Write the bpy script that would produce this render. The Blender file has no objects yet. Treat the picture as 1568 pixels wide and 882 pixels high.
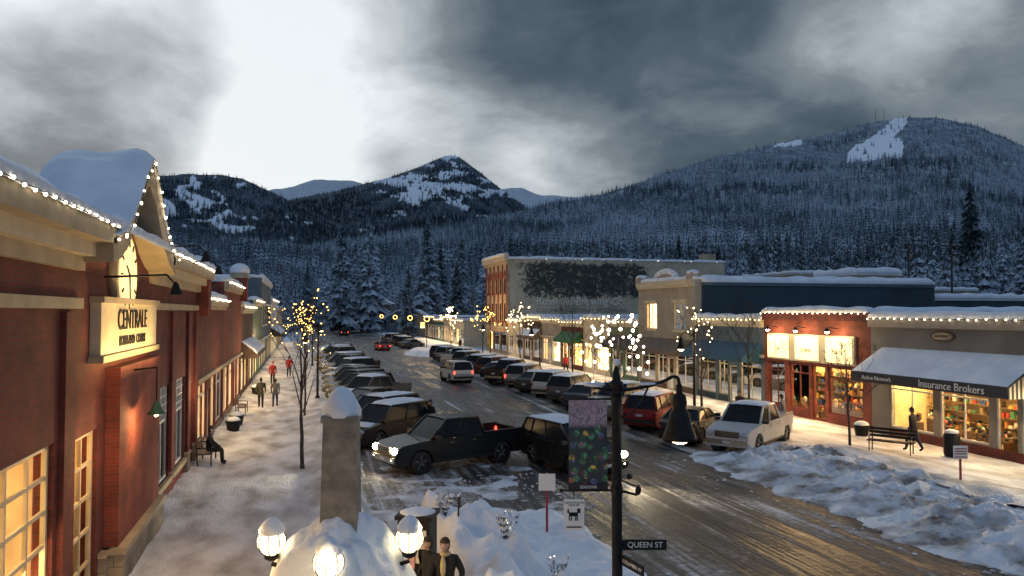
import bpy, bmesh, math, random
from mathutils import Vector, Matrix, noise
RN = random.Random(11)
S = bpy.context.scene
COL = S.collection
rad = math.radians
# ------------------------------------------------------------------ frame of reference
# +Y runs down the main street, +X is across it to the right, Z up. Viewpoint hovers 5.8 m up.
EYE = 5.8
YAW = 15.5
FX, FY = math.sin(rad(YAW)), math.cos(rad(YAW))
def bearing(a, d, z=0.0):
    """a = tangent of bearing right of the view axis, d = distance along the axis"""
    X = a * d
    return Vector((X * FY + d * FX, -X * FX + d * FY, z))

# ------------------------------------------------------------------ materials
def base(name):
    m = bpy.data.materials.new(name); m.use_nodes = True
    nt = m.node_tree
    return m, nt, nt.nodes['Principled BSDF']
def N(nt, t, **k):
    n = nt.nodes.new(t)
    for a, b in k.items(): setattr(n, a, b)
    return n
def ramp(nt, stops):
    r = N(nt, 'ShaderNodeValToRGB'); e = r.color_ramp.elements
    while len(e) < len(stops): e.new(0.5)
    for i, (p, c) in enumerate(stops):
        e[i].position = p; e[i].color = (*c, 1) if len(c) == 3 else c
    return r
def mth(nt, op, a, b=None, clamp=False):
    n = N(nt, 'ShaderNodeMath', operation=op); n.use_clamp = clamp
    for i, v in enumerate((a, b)):
        if v is None: continue
        if isinstance(v, (int, float)): n.inputs[i].default_value = v
        else: nt.links.new(v, n.inputs[i])
    return n.outputs[0]
def pmat(name, c1, c2=None, scale=3.0, rough=0.7, bump=0.0, bscale=30.0, metal=0.0, emit=None, es=0.0, coat=0.0, vec=(1, 1, 1), lo=.35, hi=.65, nosample=False, spec=.5):
    m, nt, b = base(name); L = nt.links
    c2 = c2 or tuple(x * 0.72 for x in c1)
    tc = N(nt, 'ShaderNodeTexCoord'); mp = N(nt, 'ShaderNodeMapping'); mp.inputs['Scale'].default_value = vec
    L.new(tc.outputs['Object'], mp.inputs['Vector'])
    no = N(nt, 'ShaderNodeTexNoise'); no.inputs['Scale'].default_value = scale; no.inputs['Detail'].default_value = 5
    L.new(mp.outputs[0], no.inputs['Vector'])
    r = ramp(nt, [(lo, c1), (hi, c2)]); L.new(no.outputs['Fac'], r.inputs[0])
    L.new(r.outputs[0], b.inputs['Base Color'])
    b.inputs['Roughness'].default_value = rough; b.inputs['Metallic'].default_value = metal
    b.inputs['Coat Weight'].default_value = coat; b.inputs['Specular IOR Level'].default_value = spec
    if bump:
        n2 = N(nt, 'ShaderNodeTexNoise'); n2.inputs['Scale'].default_value = bscale; n2.inputs['Detail'].default_value = 4
        L.new(tc.outputs['Object'], n2.inputs['Vector'])
        bp = N(nt, 'ShaderNodeBump'); bp.inputs['Strength'].default_value = bump; bp.inputs['Distance'].default_value = .05
        L.new(n2.outputs['Fac'], bp.inputs['Height']); L.new(bp.outputs[0], b.inputs['Normal'])
    if emit:
        b.inputs['Emission Color'].default_value = (*emit, 1); b.inputs['Emission Strength'].default_value = es
    if nosample: m.cycles.emission_sampling = 'NONE'
    return m
def brick(name, c1, c2, mortar, w=.24, h=.08):
    m, nt, b = base(name); L = nt.links
    tc = N(nt, 'ShaderNodeTexCoord'); sp = N(nt, 'ShaderNodeSeparateXYZ'); L.new(tc.outputs['Object'], sp.inputs[0])
    cb = N(nt, 'ShaderNodeCombineXYZ'); L.new(mth(nt, 'ADD', sp.outputs[0], sp.outputs[1]), cb.inputs[0]); L.new(sp.outputs[2], cb.inputs[1])
    bt = N(nt, 'ShaderNodeTexBrick'); L.new(cb.outputs[0], bt.inputs['Vector'])
    bt.inputs['Scale'].default_value = 1; bt.inputs['Brick Width'].default_value = w; bt.inputs['Row Height'].default_value = h
    bt.inputs['Mortar Size'].default_value = .009
    bt.inputs['Color1'].default_value = (*c1, 1); bt.inputs['Color2'].default_value = (*c2, 1); bt.inputs['Mortar'].default_value = (*mortar, 1)
    no = N(nt, 'ShaderNodeTexNoise'); no.inputs['Scale'].default_value = 1.3; no.inputs['Detail'].default_value = 6
    L.new(tc.outputs['Object'], no.inputs['Vector'])
    r = ramp(nt, [(.3, (.5, .5, .5)), (.7, (1.15, 1.1, 1.05))]); L.new(no.outputs['Fac'], r.inputs[0])
    mx = N(nt, 'ShaderNodeMix', data_type='RGBA', blend_type='MULTIPLY'); mx.inputs[0].default_value = 1
    L.new(bt.outputs['Color'], mx.inputs[6]); L.new(r.outputs[0], mx.inputs[7]); L.new(mx.outputs[2], b.inputs['Base Color'])
    bp = N(nt, 'ShaderNodeBump'); bp.inputs['Strength'].default_value = .5; bp.inputs['Distance'].default_value = .01; bp.invert = True
    L.new(bt.outputs['Fac'], bp.inputs['Height']); L.new(bp.outputs[0], b.inputs['Normal'])
    b.inputs['Roughness'].default_value = .85
    return m

M = {}
M['snow'] = pmat('snow', (.80, .83, .88), (.64, .69, .77), scale=1.2, rough=.6, bump=.6, bscale=9)
M['walk'] = pmat('trodden_snow', (.64, .66, .71), (.25, .235, .23), scale=1.1, rough=.65, bump=1.0, bscale=14, vec=(1, .5, 1), lo=.41, hi=.70)
M['bank'] = pmat('ploughed_snow', (.68, .71, .77), (.19, .175, .165), scale=1.0, rough=.7, bump=1.0, bscale=7, lo=.43, hi=.65)
M['brick1'] = brick('red_brick', (.20, .032, .024), (.14, .023, .019), (.11, .06, .05))
M['brick2'] = brick('brown_brick', (.14, .06, .045), (.10, .04, .03), (.14, .11, .09))
M['brick3'] = brick('orange_brick', (.30, .052, .030), (.22, .040, .024), (.18, .10, .08))
M['creambrick'] = brick('cream_brick', (.50, .40, .27), (.42, .33, .22), (.4, .35, .28))
M['stone'] = brick('sandstone', (.38, .32, .24), (.30, .25, .19), (.16, .14, .12), .6, .28)
M['granite'] = pmat('granite', (.27, .25, .22), (.15, .14, .125), scale=6, rough=.8, bump=.5, bscale=60)
M['beige'] = pmat('beige_trim', (.44, .35, .23), (.34, .27, .175), scale=2, rough=.6)
M['cream'] = pmat('cream_paint', (.60, .52, .37), (.50, .42, .29), scale=2, rough=.5)
M['tan'] = pmat('tan_stucco', (.40, .34, .26), (.31, .26, .20), scale=1, rough=.85, bump=.3)
M['greywall'] = pmat('grey_stucco', (.24, .22, .19), (.19, .17, .15), scale=.8, rough=.85, bump=.3)
M['teal'] = pmat('teal_siding', (.022, .046, .060), (.016, .034, .046), scale=.6, rough=.8)
M['blue'] = pmat('blue_siding', (.10, .14, .17), (.07, .10, .13), scale=1, rough=.7)
M['white'] = pmat('white_paint', (.75, .75, .73), (.65, .65, .63), scale=2, rough=.5)
M['green'] = pmat('green_paint', (.04, .12, .07), (.03, .09, .05), scale=2, rough=.5)
M['dark'] = pmat('dark_metal', (.014, .014, .016), (.008, .008, .010), scale=8, rough=.5, spec=.2)
M['wood'] = pmat('brown_wood', (.13, .07, .035), (.08, .04, .02), scale=6, rough=.6, vec=(1, 6, 6))
M['bark'] = pmat('bark', (.06, .048, .042), (.03, .024, .022), scale=14, rough=.9, bump=.5)
M['concrete'] = pmat('concrete', (.30, .29, .27), (.22, .21, .20), scale=2, rough=.85, bump=.2)
M['awn_dark'] = pmat('dark_canvas', (.05, .05, .055), (.035, .035, .04), scale=3, rough=.8)
M['awn_blue'] = pmat('blue_canvas', (.02, .085, .15), (.015, .06, .11), scale=3, rough=.8)
M['awn_brown'] = pmat('brown_canvas', (.16, .11, .08), (.11, .08, .06), scale=3, rough=.8)
M['awn_green'] = pmat('green_canvas', (.03, .15, .05), (.02, .1, .04), scale=3, rough=.8)
M['rubber'] = pmat('rubber', (.015, .015, .015), (.03, .028, .026), scale=10, rough=.85)
M['rim'] = pmat('alloy', (.22, .22, .23), (.10, .10, .10), scale=6, rough=.45, metal=.8)
M['chrome'] = pmat('chrome', (.36, .36, .36), (.22, .22, .22), scale=6, rough=.35, metal=1)
M['trimblk'] = pmat('black_trim', (.02, .02, .02), (.012, .012, .012), scale=6, rough=.5)
M['carglass'] = pmat('car_glass', (.010, .012, .015), (.018, .022, .026), scale=2, rough=.18, spec=.10)
M['hl_off'] = pmat('headlight_lens', (.4, .42, .45), (.25, .27, .3), scale=20, rough=.15)
M['hl_on'] = pmat('headlight_lit', (.9, .85, .6), es=70, emit=(1, .80, .46))
M['tl_off'] = pmat('taillight_lens', (.25, .01, .01), (.18, .01, .01), scale=20, rough=.15)
M['tl_on'] = pmat('taillight_lit', (.5, .02, .02), es=5, emit=(1, .06, .03), nosample=True)
M['plate'] = pmat('licence_plate', (.6, .6, .62), (.3, .35, .5), scale=25, rough=.4)
M['winDark'] = pmat('window_glass', (.03, .035, .04), (.015, .018, .02), scale=.8, rough=.05)
M['bulb'] = pmat('fairy_bulb', (1, .9, .7), es=9, emit=(1, .74, .36), nosample=True)
M['bulbw'] = pmat('white_bulb', (1, 1, .9), es=9, emit=(1, .86, .58), nosample=True)
M['ygold'] = pmat('gold_bulb', (1, .8, .3), es=6, emit=(1, .60, .16), nosample=True)
M['globe'] = pmat('globe_lamp_glass', (1, .95, .8), es=4, emit=(1, .80, .44))
M['lampglow'] = pmat('lamp_lens', (1, .9, .7), es=6, emit=(1, .80, .5))
M['ceil'] = pmat('ceiling_light', (.9, .85, .7), es=50, emit=(1, .68, .28))
M['ceilw'] = pmat('ceiling_light_cool', (.9, .9, .85), es=55, emit=(1, .81, .46))
M['floor'] = pmat('shop_floor', (.3, .2, .12), (.22, .15, .09), scale=2, rough=.5)
M['inwall'] = pmat('shop_wall', (.80, .62, .36), (.62, .47, .27), scale=2.5, rough=.8)
goods = [pmat('goods_%s' % n, c, rough=.5, scale=14) for n, c in (('red', (.35, .04, .03)), ('blue', (.04, .08, .25)), ('white', (.6, .56, .48)), ('black', (.03, .03, .03)), ('green', (.05, .18, .08)), ('orange', (.45, .18, .04)), ('brown', (.16, .08, .04)), ('yellow', (.5, .36, .08)), ('dun', (.25, .17, .1)), ('umber', (.08, .05, .03)))]

def glassmat():
    m, nt, b = base('shop_glass'); L = nt.links
    nt.nodes.remove(b); out = nt.nodes['Material Output']
    t = N(nt, 'ShaderNodeBsdfTransparent'); t.inputs[0].default_value = (.95, .96, .95, 1)
    g = N(nt, 'ShaderNodeBsdfGlossy'); g.inputs['Roughness'].default_value = .03
    mx = N(nt, 'ShaderNodeMixShader'); fr = N(nt, 'ShaderNodeFresnel'); fr.inputs[0].default_value = 1.25
    L.new(fr.outputs[0], mx.inputs[0]); L.new(t.outputs[0], mx.inputs[1]); L.new(g.outputs[0], mx.inputs[2]); L.new(mx.outputs[0], out.inputs[0])
    return m
M['glass'] = glassmat()
def glowmat(name, cols, strength, sc=1.2):
    m, nt, b = base(name); L = nt.links
    tc = N(nt, 'ShaderNodeTexCoord'); mp = N(nt, 'ShaderNodeMapping'); mp.inputs['Scale'].default_value = (1, 1, 1.3)
    L.new(tc.outputs['Object'], mp.inputs[0])
    v = N(nt, 'ShaderNodeTexVoronoi'); v.inputs['Scale'].default_value = sc * 1.6; L.new(mp.outputs[0], v.inputs['Vector'])
    n = N(nt, 'ShaderNodeTexNoise'); n.inputs['Scale'].default_value = sc; n.inputs['Detail'].default_value = 8; L.new(mp.outputs[0], n.inputs['Vector'])
    s = N(nt, 'ShaderNodeSeparateColor'); L.new(v.outputs['Color'], s.inputs[0])
    f = mth(nt, 'ADD', mth(nt, 'MULTIPLY', s.outputs[0], .45), mth(nt, 'MULTIPLY', n.outputs['Fac'], .7))
    r = ramp(nt, [(.2, cols[0]), (.5, cols[1]), (.8, cols[2])]); L.new(f, r.inputs[0])
    L.new(r.outputs[0], b.inputs['Emission Color']); b.inputs['Emission Strength'].default_value = strength
    L.new(r.outputs[0], b.inputs['Base Color']); m.cycles.emission_sampling = 'NONE'
    return m
M['glow'] = glowmat('lit_interior', ((.10, .045, .015), (.8, .42, .13), (1, .76, .36)), 3.0)
M['glowb'] = glowmat('bright_interior', ((.30, .15, .05), (.95, .62, .25), (1, .86, .52)), 3.8)
M['glowc'] = glowmat('cool_interior', ((.06, .06, .04), (.7, .62, .34), (.95, .9, .66)), 2.6)

def roadmat():
    m, nt, b = base('slushy_asphalt'); L = nt.links
    tc = N(nt, 'ShaderNodeTexCoord'); sp = N(nt, 'ShaderNodeSeparateXYZ'); L.new(tc.outputs['Object'], sp.inputs[0])
    def noi(vec, sc, det, off=0, dist=.3, rot=0):
        mp = N(nt, 'ShaderNodeMapping'); mp.inputs['Scale'].default_value = vec; mp.inputs['Location'].default_value = (off, off, 0); mp.inputs['Rotation'].default_value[2] = rot
        L.new(tc.outputs['Object'], mp.inputs[0])
        n = N(nt, 'ShaderNodeTexNoise'); n.inputs['Scale'].default_value = sc; n.inputs['Detail'].default_value = det; n.inputs['Roughness'].default_value = .62
        n.inputs['Distortion'].default_value = dist
        L.new(mp.outputs[0], n.inputs['Vector']); return n.outputs['Fac']
    st = noi((2.6, .06, 1), 1.3, 6, dist=.1); st2 = noi((1.4, .10, 1), 1.0, 5, 17, .2, rad(12)); pt = noi((1, .45, 1), .42, 7, 9); fi = noi((1, 1, 1), 5, 6, 3)
    ax = mth(nt, 'ABSOLUTE', mth(nt, 'SUBTRACT', sp.outputs[0], 11.0))
    mr = N(nt, 'ShaderNodeMapRange'); mr.interpolation_type = 'SMOOTHSTEP'
    mr.inputs[1].default_value = 2.5; mr.inputs[2].default_value = 8.5; L.new(ax, mr.inputs[0])
    tot = mth(nt, 'ADD', mth(nt, 'MULTIPLY', st, .9), mth(nt, 'MULTIPLY', pt, .85))
    tot = mth(nt, 'ADD', tot, mth(nt, 'MULTIPLY', st2, .5))
    tot = mth(nt, 'ADD', tot, mth(nt, 'MULTIPLY', fi, .42))
    tot = mth(nt, 'SUBTRACT', mth(nt, 'ADD', tot, mth(nt, 'MULTIPLY', mr.outputs[0], .15)), 1.335 - .56)
    r = ramp(nt, [(.46, (.020, .019, .019)), (.56, (.050, .044, .039)), (.64, (.15, .13, .115)), (.72, (.30, .275, .26)), (.82, (.56, .56, .58))])
    L.new(tot, r.inputs[0]); L.new(r.outputs[0], b.inputs['Base Color'])
    r2 = ramp(nt, [(.46, (.34,) * 3), (.6, (.6,) * 3), (.72, (.85,) * 3)]); L.new(tot, r2.inputs[0]); L.new(r2.outputs[0], b.inputs['Roughness'])
    b.inputs['Specular IOR Level'].default_value = .3
    bp = N(nt, 'ShaderNodeBump'); bp.inputs['Strength'].default_value = 1.0; bp.inputs['Distance'].default_value = .07
    L.new(tot, bp.inputs['Height']); L.new(bp.outputs[0], b.inputs['Normal'])
    return m
M['road'] = roadmat()

def conifermat(name, frost, dark=(.030, .048, .056), mid=(.062, .090, .104), hi1=(.20, .25, .30), hi2=(.55, .62, .71)):
    m, nt, b = base(name); L = nt.links
    g = N(nt, 'ShaderNodeNewGeometry'); sp = N(nt, 'ShaderNodeSeparateXYZ'); L.new(g.outputs['True Normal'], sp.inputs[0])
    oi = N(nt, 'ShaderNodeObjectInfo')
    nl = N(nt, 'ShaderNodeTexNoise'); nl.inputs['Scale'].default_value = .006; nl.inputs['Detail'].default_value = 4; L.new(oi.outputs['Location'], nl.inputs['Vector'])
    tc = N(nt, 'ShaderNodeTexCoord'); nf = N(nt, 'ShaderNodeTexNoise'); nf.inputs['Scale'].default_value = 9; nf.inputs['Detail'].default_value = 3
    L.new(tc.outputs['Object'], nf.inputs['Vector'])
    f = mth(nt, 'ADD', mth(nt, 'MULTIPLY', mth(nt, 'ABSOLUTE', sp.outputs[2]), .55), mth(nt, 'MULTIPLY', mth(nt, 'SUBTRACT', nl.outputs['Fac'], .5), 1.9))
    f = mth(nt, 'ADD', f, mth(nt, 'MULTIPLY', mth(nt, 'SUBTRACT', nf.outputs['Fac'], .5), 1.1))
    f = mth(nt, 'ADD', f, mth(nt, 'MULTIPLY', mth(nt, 'SUBTRACT', oi.outputs['Random'], .5), .35))
    f = mth(nt, 'ADD', f, frost - .5)
    r = ramp(nt, [(.05, dark), (.28, mid), (.5, hi1), (.85, hi2)]); L.new(f, r.inputs[0])
    L.new(r.outputs[0], b.inputs['Base Color']); b.inputs['Roughness'].default_value = .9
    b.inputs['Specular IOR Level'].default_value = .1
    return m
M['conifer'] = conifermat('snowy_conifer', .80)  # default darks lifted towards blue: air haze put into the needle colour
M['conifer_far'] = conifermat('mountain_conifer', .46, (.028, .044, .056), (.05, .074, .092), (.13, .17, .22), (.38, .45, .55))  # bluer than the near trees; distance haze painted into the colours
M['conifer_near'] = conifermat('near_conifer', .66, (.020, .034, .036), (.038, .058, .060))
def terrainmat(name, floor1, floor2, sn):
    m, nt, b = base(name); L = nt.links
    at = N(nt, 'ShaderNodeAttribute'); at.attribute_name = 'snow'
    tc = N(nt, 'ShaderNodeTexCoord'); n = N(nt, 'ShaderNodeTexNoise'); n.inputs['Scale'].default_value = .03; n.inputs['Detail'].default_value = 8
    L.new(tc.outputs['Object'], n.inputs['Vector'])
    r = ramp(nt, [(.35, floor1), (.65, floor2)]); L.new(n.outputs['Fac'], r.inputs[0])
    f = mth(nt, 'ADD', at.outputs['Fac'], mth(nt, 'MULTIPLY', mth(nt, 'SUBTRACT', n.outputs['Fac'], .5), 1.2))
    rr = ramp(nt, [(.4, (0, 0, 0)), (.6, (1, 1, 1))]); L.new(f, rr.inputs[0])
    mx = N(nt, 'ShaderNodeMix', data_type='RGBA'); L.new(rr.outputs[0], mx.inputs[0]); L.new(r.outputs[0], mx.inputs[6]); mx.inputs[7].default_value = (*sn, 1)
    L.new(mx.outputs[2], b.inputs['Base Color']); b.inputs['Roughness'].default_value = .9
    return m
M['hillA'] = terrainmat('forest_hill_ground', (.13, .165, .20), (.32, .38, .44), (.82, .87, .94))
M['hillB'] = terrainmat('mountain_ground', (.045, .066, .083), (.10, .135, .165), (.72, .79, .88))  # forest floor tinted blue to stand in for haze over distance
M['far'] = terrainmat('far_mountain_ground', (.36, .42, .50), (.52, .57, .64), (.6, .65, .7))  # bluish base colours carry the haze of the farthest layer
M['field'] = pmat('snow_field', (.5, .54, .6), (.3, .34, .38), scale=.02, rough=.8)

# ------------------------------------------------------------------ mesh builder
class MB:
    def __init__(s): s.v = []; s.f = []; s.m = []; s.mats = []; s.sm = []
    def mi(s, mat):
        mat = M[mat] if isinstance(mat, str) else mat
        if mat not in s.mats: s.mats.append(mat)
        return s.mats.index(mat)
    def add(s, vs, fs, mat, smooth=False):
        o = len(s.v); k = s.mi(mat)
        s.v += [tuple(p) for p in vs]
        for f in fs: s.f.append(tuple(i + o for i in f)); s.m.append(k); s.sm.append(smooth)
    def box(s, x0, x1, y0, y1, z0, z1, mat):
        x0, x1 = min(x0, x1), max(x0, x1); y0, y1 = min(y0, y1), max(y0, y1); z0, z1 = min(z0, z1), max(z0, z1)
        s.add([(x, y, z) for x in (x0, x1) for y in (y0, y1) for z in (z0, z1)],
              [(0, 1, 3, 2), (4, 6, 7, 5), (0, 4, 5, 1), (2, 3, 7, 6), (0, 2, 6, 4), (1, 5, 7, 3)], mat)
    def tube(s, p0, p1, r0, r1, mat, n=8, cap=True):
        p0 = Vector(p0); p1 = Vector(p1); d = (p1 - p0)
        if d.length < 1e-6: return
        d.normalize(); u = d.orthogonal().normalized(); w = d.cross(u)
        vs = []
        for p, r in ((p0, r0), (p1, r1)):
            for i in range(n):
                a = 2 * math.pi * i / n; vs.append(p + u * math.cos(a) * r + w * math.sin(a) * r)
        fs = [(i, (i + 1) % n, n + (i + 1) % n, n + i) for i in range(n)]
        s.add(vs, fs, mat, True)
        if cap:
            s.add(vs[:n], [tuple(range(n - 1, -1, -1))], mat); s.add(vs[n:], [tuple(range(n))], mat)
    def sph(s, c, r, mat, nu=12, nv=8, sc=(1, 1, 1), jit=0, zmin=-1):
        c = Vector(c); vs = []; fs = []
        for j in range(nv + 1):
            t = math.pi * j / nv
            for i in range(nu):
                a = 2 * math.pi * i / nu
                p = Vector((math.sin(t) * math.cos(a), math.sin(t) * math.sin(a), max(zmin, math.cos(t))))
                k = 1 + (jit * noise.noise(p * 1.7 + c) if jit else 0)
                vs.append(c + Vector((p.x * r * sc[0] * k, p.y * r * sc[1] * k, p.z * r * sc[2] * k)))
        for j in range(nv):
            for i in range(nu):
                fs.append((j * nu + i, (j + 1) * nu + i, (j + 1) * nu + (i + 1) % nu, j * nu + (i + 1) % nu))
        s.add(vs, fs, mat, True)
    def lathe(s, c, prof, mat, n=16):
        c = Vector(c); vs = []; fs = []
        for r, z in prof:
            for i in range(n):
                a = 2 * math.pi * i / n; vs.append(c + Vector((r * math.cos(a), r * math.sin(a), z)))
        for j in range(len(prof) - 1):
            for i in range(n):
                fs.append((j * n + i, j * n + (i + 1) % n, (j + 1) * n + (i + 1) % n, (j + 1) * n + i))
        s.add(vs, fs, mat, True)
    def extr(s, prof, axis, a0, a1, mat, smooth=False):
        n = len(prof); vs = []
        for a in (a0, a1):
            for p in prof: vs.append((a, p[0], p[1]) if axis == 'x' else (p[0], a, p[1]))
        s.add(vs, [(i, (i + 1) % n, n + (i + 1) % n, n + i) for i in range(n)], mat, smooth)
        s.add(vs[:n], [tuple(range(n))], mat); s.add(vs[n:], [tuple(range(n - 1, -1, -1))], mat)
    def obj(s, name, parent=None, loc=None, rotz=0, link=True):
        me = bpy.data.meshes.new(name); me.from_pydata(s.v, [], s.f)
        for mt in s.mats: me.materials.append(mt)
        me.polygons.foreach_set('material_index', s.m); me.polygons.foreach_set('use_smooth', s.sm)
        bm = bmesh.new(); bm.from_mesh(me); bmesh.ops.remove_doubles(bm, verts=bm.verts, dist=1e-5) if len(s.v) < 30000 else None
        bmesh.ops.recalc_face_normals(bm, faces=bm.faces); bm.to_mesh(me); bm.free()
        o = bpy.data.objects.new(name, me)
        if link: COL.objects.link(o)
        if parent: o.parent = parent
        if loc is not None: o.location = loc
        o.rotation_euler[2] = rotz
        return o
def empty(name, loc=(0, 0, 0), rotz=0):
    e = bpy.data.objects.new(name, None); e.empty_display_size = .3; COL.objects.link(e); e.location = loc; e.rotation_euler[2] = rotz
    return e
class Bld:
    def __init__(s, name, loc=(0, 0, 0), rotz=0): s.name = name; s.p = {}; s.loc = loc; s.rot = rotz
    def __getitem__(s, k):
        if k not in s.p: s.p[k] = MB()
        return s.p[k]
    def done(s):
        e = empty(s.name, s.loc, s.rot)
        for k, mb in s.p.items():
            if mb.v: mb.obj(k, e)
        return e
def point(name, loc, w, col=(1, .74, .44), r=.12):
    l = bpy.data.lights.new(name, 'POINT'); l.energy = w; l.color = col; l.shadow_soft_size = r
    o = bpy.data.objects.new(name, l); COL.objects.link(o); o.location = loc; return o
def area(name, loc, direction, w, sx, sy, col=(1, .75, .42)):
    l = bpy.data.lights.new(name, 'AREA'); l.shape = 'RECTANGLE'; l.size = sx; l.size_y = sy; l.energy = w; l.color = col
    o = bpy.data.objects.new(name, l); COL.objects.link(o); o.location = loc
    o.rotation_euler = Vector(direction).to_track_quat('-Z', 'Y').to_euler(); return o
def fbm(x, y, s=1.0, o=4, z=0.0):
    v = 0; a = 1; t = 0
    for i in range(o):
        v += a * noise.noise(Vector((x * s, y * s, z + i * 7.3))); t += a; a *= .5; s *= 2.1
    return v / t
def hfield(name, x0, x1, y0, y1, nx, ny, h, mat):
    mb = MB(); vs = []; fs = []
    for j in range(ny + 1):
        for i in range(nx + 1):
            x = x0 + (x1 - x0) * i / nx; y = y0 + (y1 - y0) * j / ny
            vs.append((x, y, h(x, y)))
    for j in range(ny):
        for i in range(nx):
            a = j * (nx + 1) + i; fs.append((a, a + 1, a + nx + 2, a + nx + 1))
    mb.add(vs, fs, mat, True); return mb.obj(name)
def sstep(a, b, x):
    t = max(0, min(1, (x - a) / (b - a))); return t * t * (3 - 2 * t)

# ------------------------------------------------------------------ ground, road, pavement
XL, XR = -3.94, 26.0      # facade lines
KL, KR = 1.3, 19.0        # kerbs
g = MB(); g.add([(-9000, -9000, -.03), (9000, -9000, -.03), (9000, 9000, -.03), (-9000, 9000, -.03)], [(0, 1, 2, 3)], 'field'); g.obj('ground')
g = MB()
nx, ny = 24, 90
vs = [(KL + (KR - KL) * i / nx, -12 + 480 * (j / ny) ** 1.5, .0) for j in range(ny + 1) for i in range(nx + 1)]
g.add(vs, [(j * (nx + 1) + i, j * (nx + 1) + i + 1, (j + 1) * (nx + 1) + i + 1, (j + 1) * (nx + 1) + i) for j in range(ny) for i in range(nx)], 'road'); g.obj('road')
for nm, k in (('kerb', KL), ('kerb', KR)):
    b = MB(); b.box(k - .09, k + .09, -12, 300, -.02, .13, 'concrete'); b.obj(nm)
def h_left(x, y):
    z = .12 + .07 * fbm(x, y, 1.3) + .035 * fbm(x, y, 6, 3, 5)
    edge = sstep(KL - 1.3, KL - .3, x) * (1 - sstep(KL + .3, KL + .75, x))
    z += edge * (.17 + .30 * max(0, fbm(x, y * .6, .7, 3, 3) + .1)) * (sstep(18, 24, y))
    wall = 1 - sstep(XL, XL + .9, x)
    z += wall * (.1 + .20 * max(0, fbm(x, y, .9, 3, 9) + .2)) * sstep(14, 20, y)
    if x > KL + .4: z -= .3 * (x - KL - .4) / .4
    return z
hfield('sidewalk', XL, KL + .8, 2, 130, 36, 640, h_left, 'walk')
b = MB(); b.box(XL, KL - .1, 130, 300, 0, .14, 'snow'); b.obj('sidewalk')
def h_right(x, y):
    z = .12 + .03 * fbm(x, y, 1.1)
    if y < 27.5:
        w = 1 - sstep(20.5, 23.0, x)
        z += w * (.30 + .45 * max(-.3, fbm(x, y, .45, 4, 2)) + .12 * fbm(x, y, 1.9, 3, 4)) * (1 - sstep(25.5, 27.5, y))
    return z
hfield('sidewalk', KR, XR, 4, 100, 34, 420, h_right, 'walk')
b = MB(); b.box(KR + .1, XR, 100, 300, 0, .14, 'snow'); b.obj('sidewalk')
def h_bank(x, y):
    e = sstep(14.2 + 1.6 * fbm(y, 8, .35, 3), 17.8, x) * (1 - sstep(26.2, 28.5, y + .8 * fbm(x, 2, .7, 2)))
    z = e * (.42 + .50 * fbm(x, y, .5, 4, 2) + .34 * fbm(x, y, 1.8, 3, 4) + .20 * abs(fbm(x, y, 4.5, 3, 8)))
    if x > 18.6: z = max(z, .14) - .0
    return z - .035
hfield('snow_bank', 12.6, 19.6, 2, 29.5, 100, 330, h_bank, 'bank')
def h_bulb(cx, cy, rx, ry, h):
    def f(x, y):
        d = ((x - cx) / rx) ** 2 + ((y - cy) / ry) ** 2
        return h * (1 - sstep(.3, 1, d)) * (1 + .5 * fbm(x, y, .6, 3)) - .02
    return f
hfield('snow_bank', 12.8, 20, 96, 110, 26, 40, h_bulb(16.5, 103, 3.2, 6.5, .75), 'snow')
hfield('snow_bank', 1.2, 8, 103, 120, 26, 40, h_bulb(4, 111, 3.0, 8, .8), 'snow')
def h_mound(x, y):
    ex = sstep(2.65, 3.2, x + .25 * fbm(x, y, 1.1, 2, 4)) * (1 - sstep(6.4, 7.5, x + .3 * fbm(x, y, .8, 2, 1)))
    ey = (1 - sstep(19.6, 20.7, y + .35 * fbm(x, y, .9, 2, 3)))
    lump = max(0, fbm(x, y, 1.15, 2, 12) + .12)
    hh = .40 + .45 * (1 - sstep(3.2, 5.4, x)) + .22 * fbm(x, y, .8, 3, 6) + 1.05 * lump * (1 - sstep(4.2, 5.6, x)) + .25 * max(0, fbm(x, y, 1.6, 2, 22)) + .05 * fbm(x, y, 4, 3)
    return hh * min(ex, ey) - .03
hfield('snow_mound', 2.3, 7.9, 4, 21.2, 110, 300, h_mound, 'snow')
def h_sl(x, y):
    return (.02 + .14 * max(0, fbm(x, y, .8, 4, 31) + .02) * (1 - sstep(6, 9, x))) * (1 - sstep(29, 31, y)) - .03
hfield('slush', 1.6, 9.5, 20.5, 31, 70, 90, h_sl, 'bank')

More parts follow.
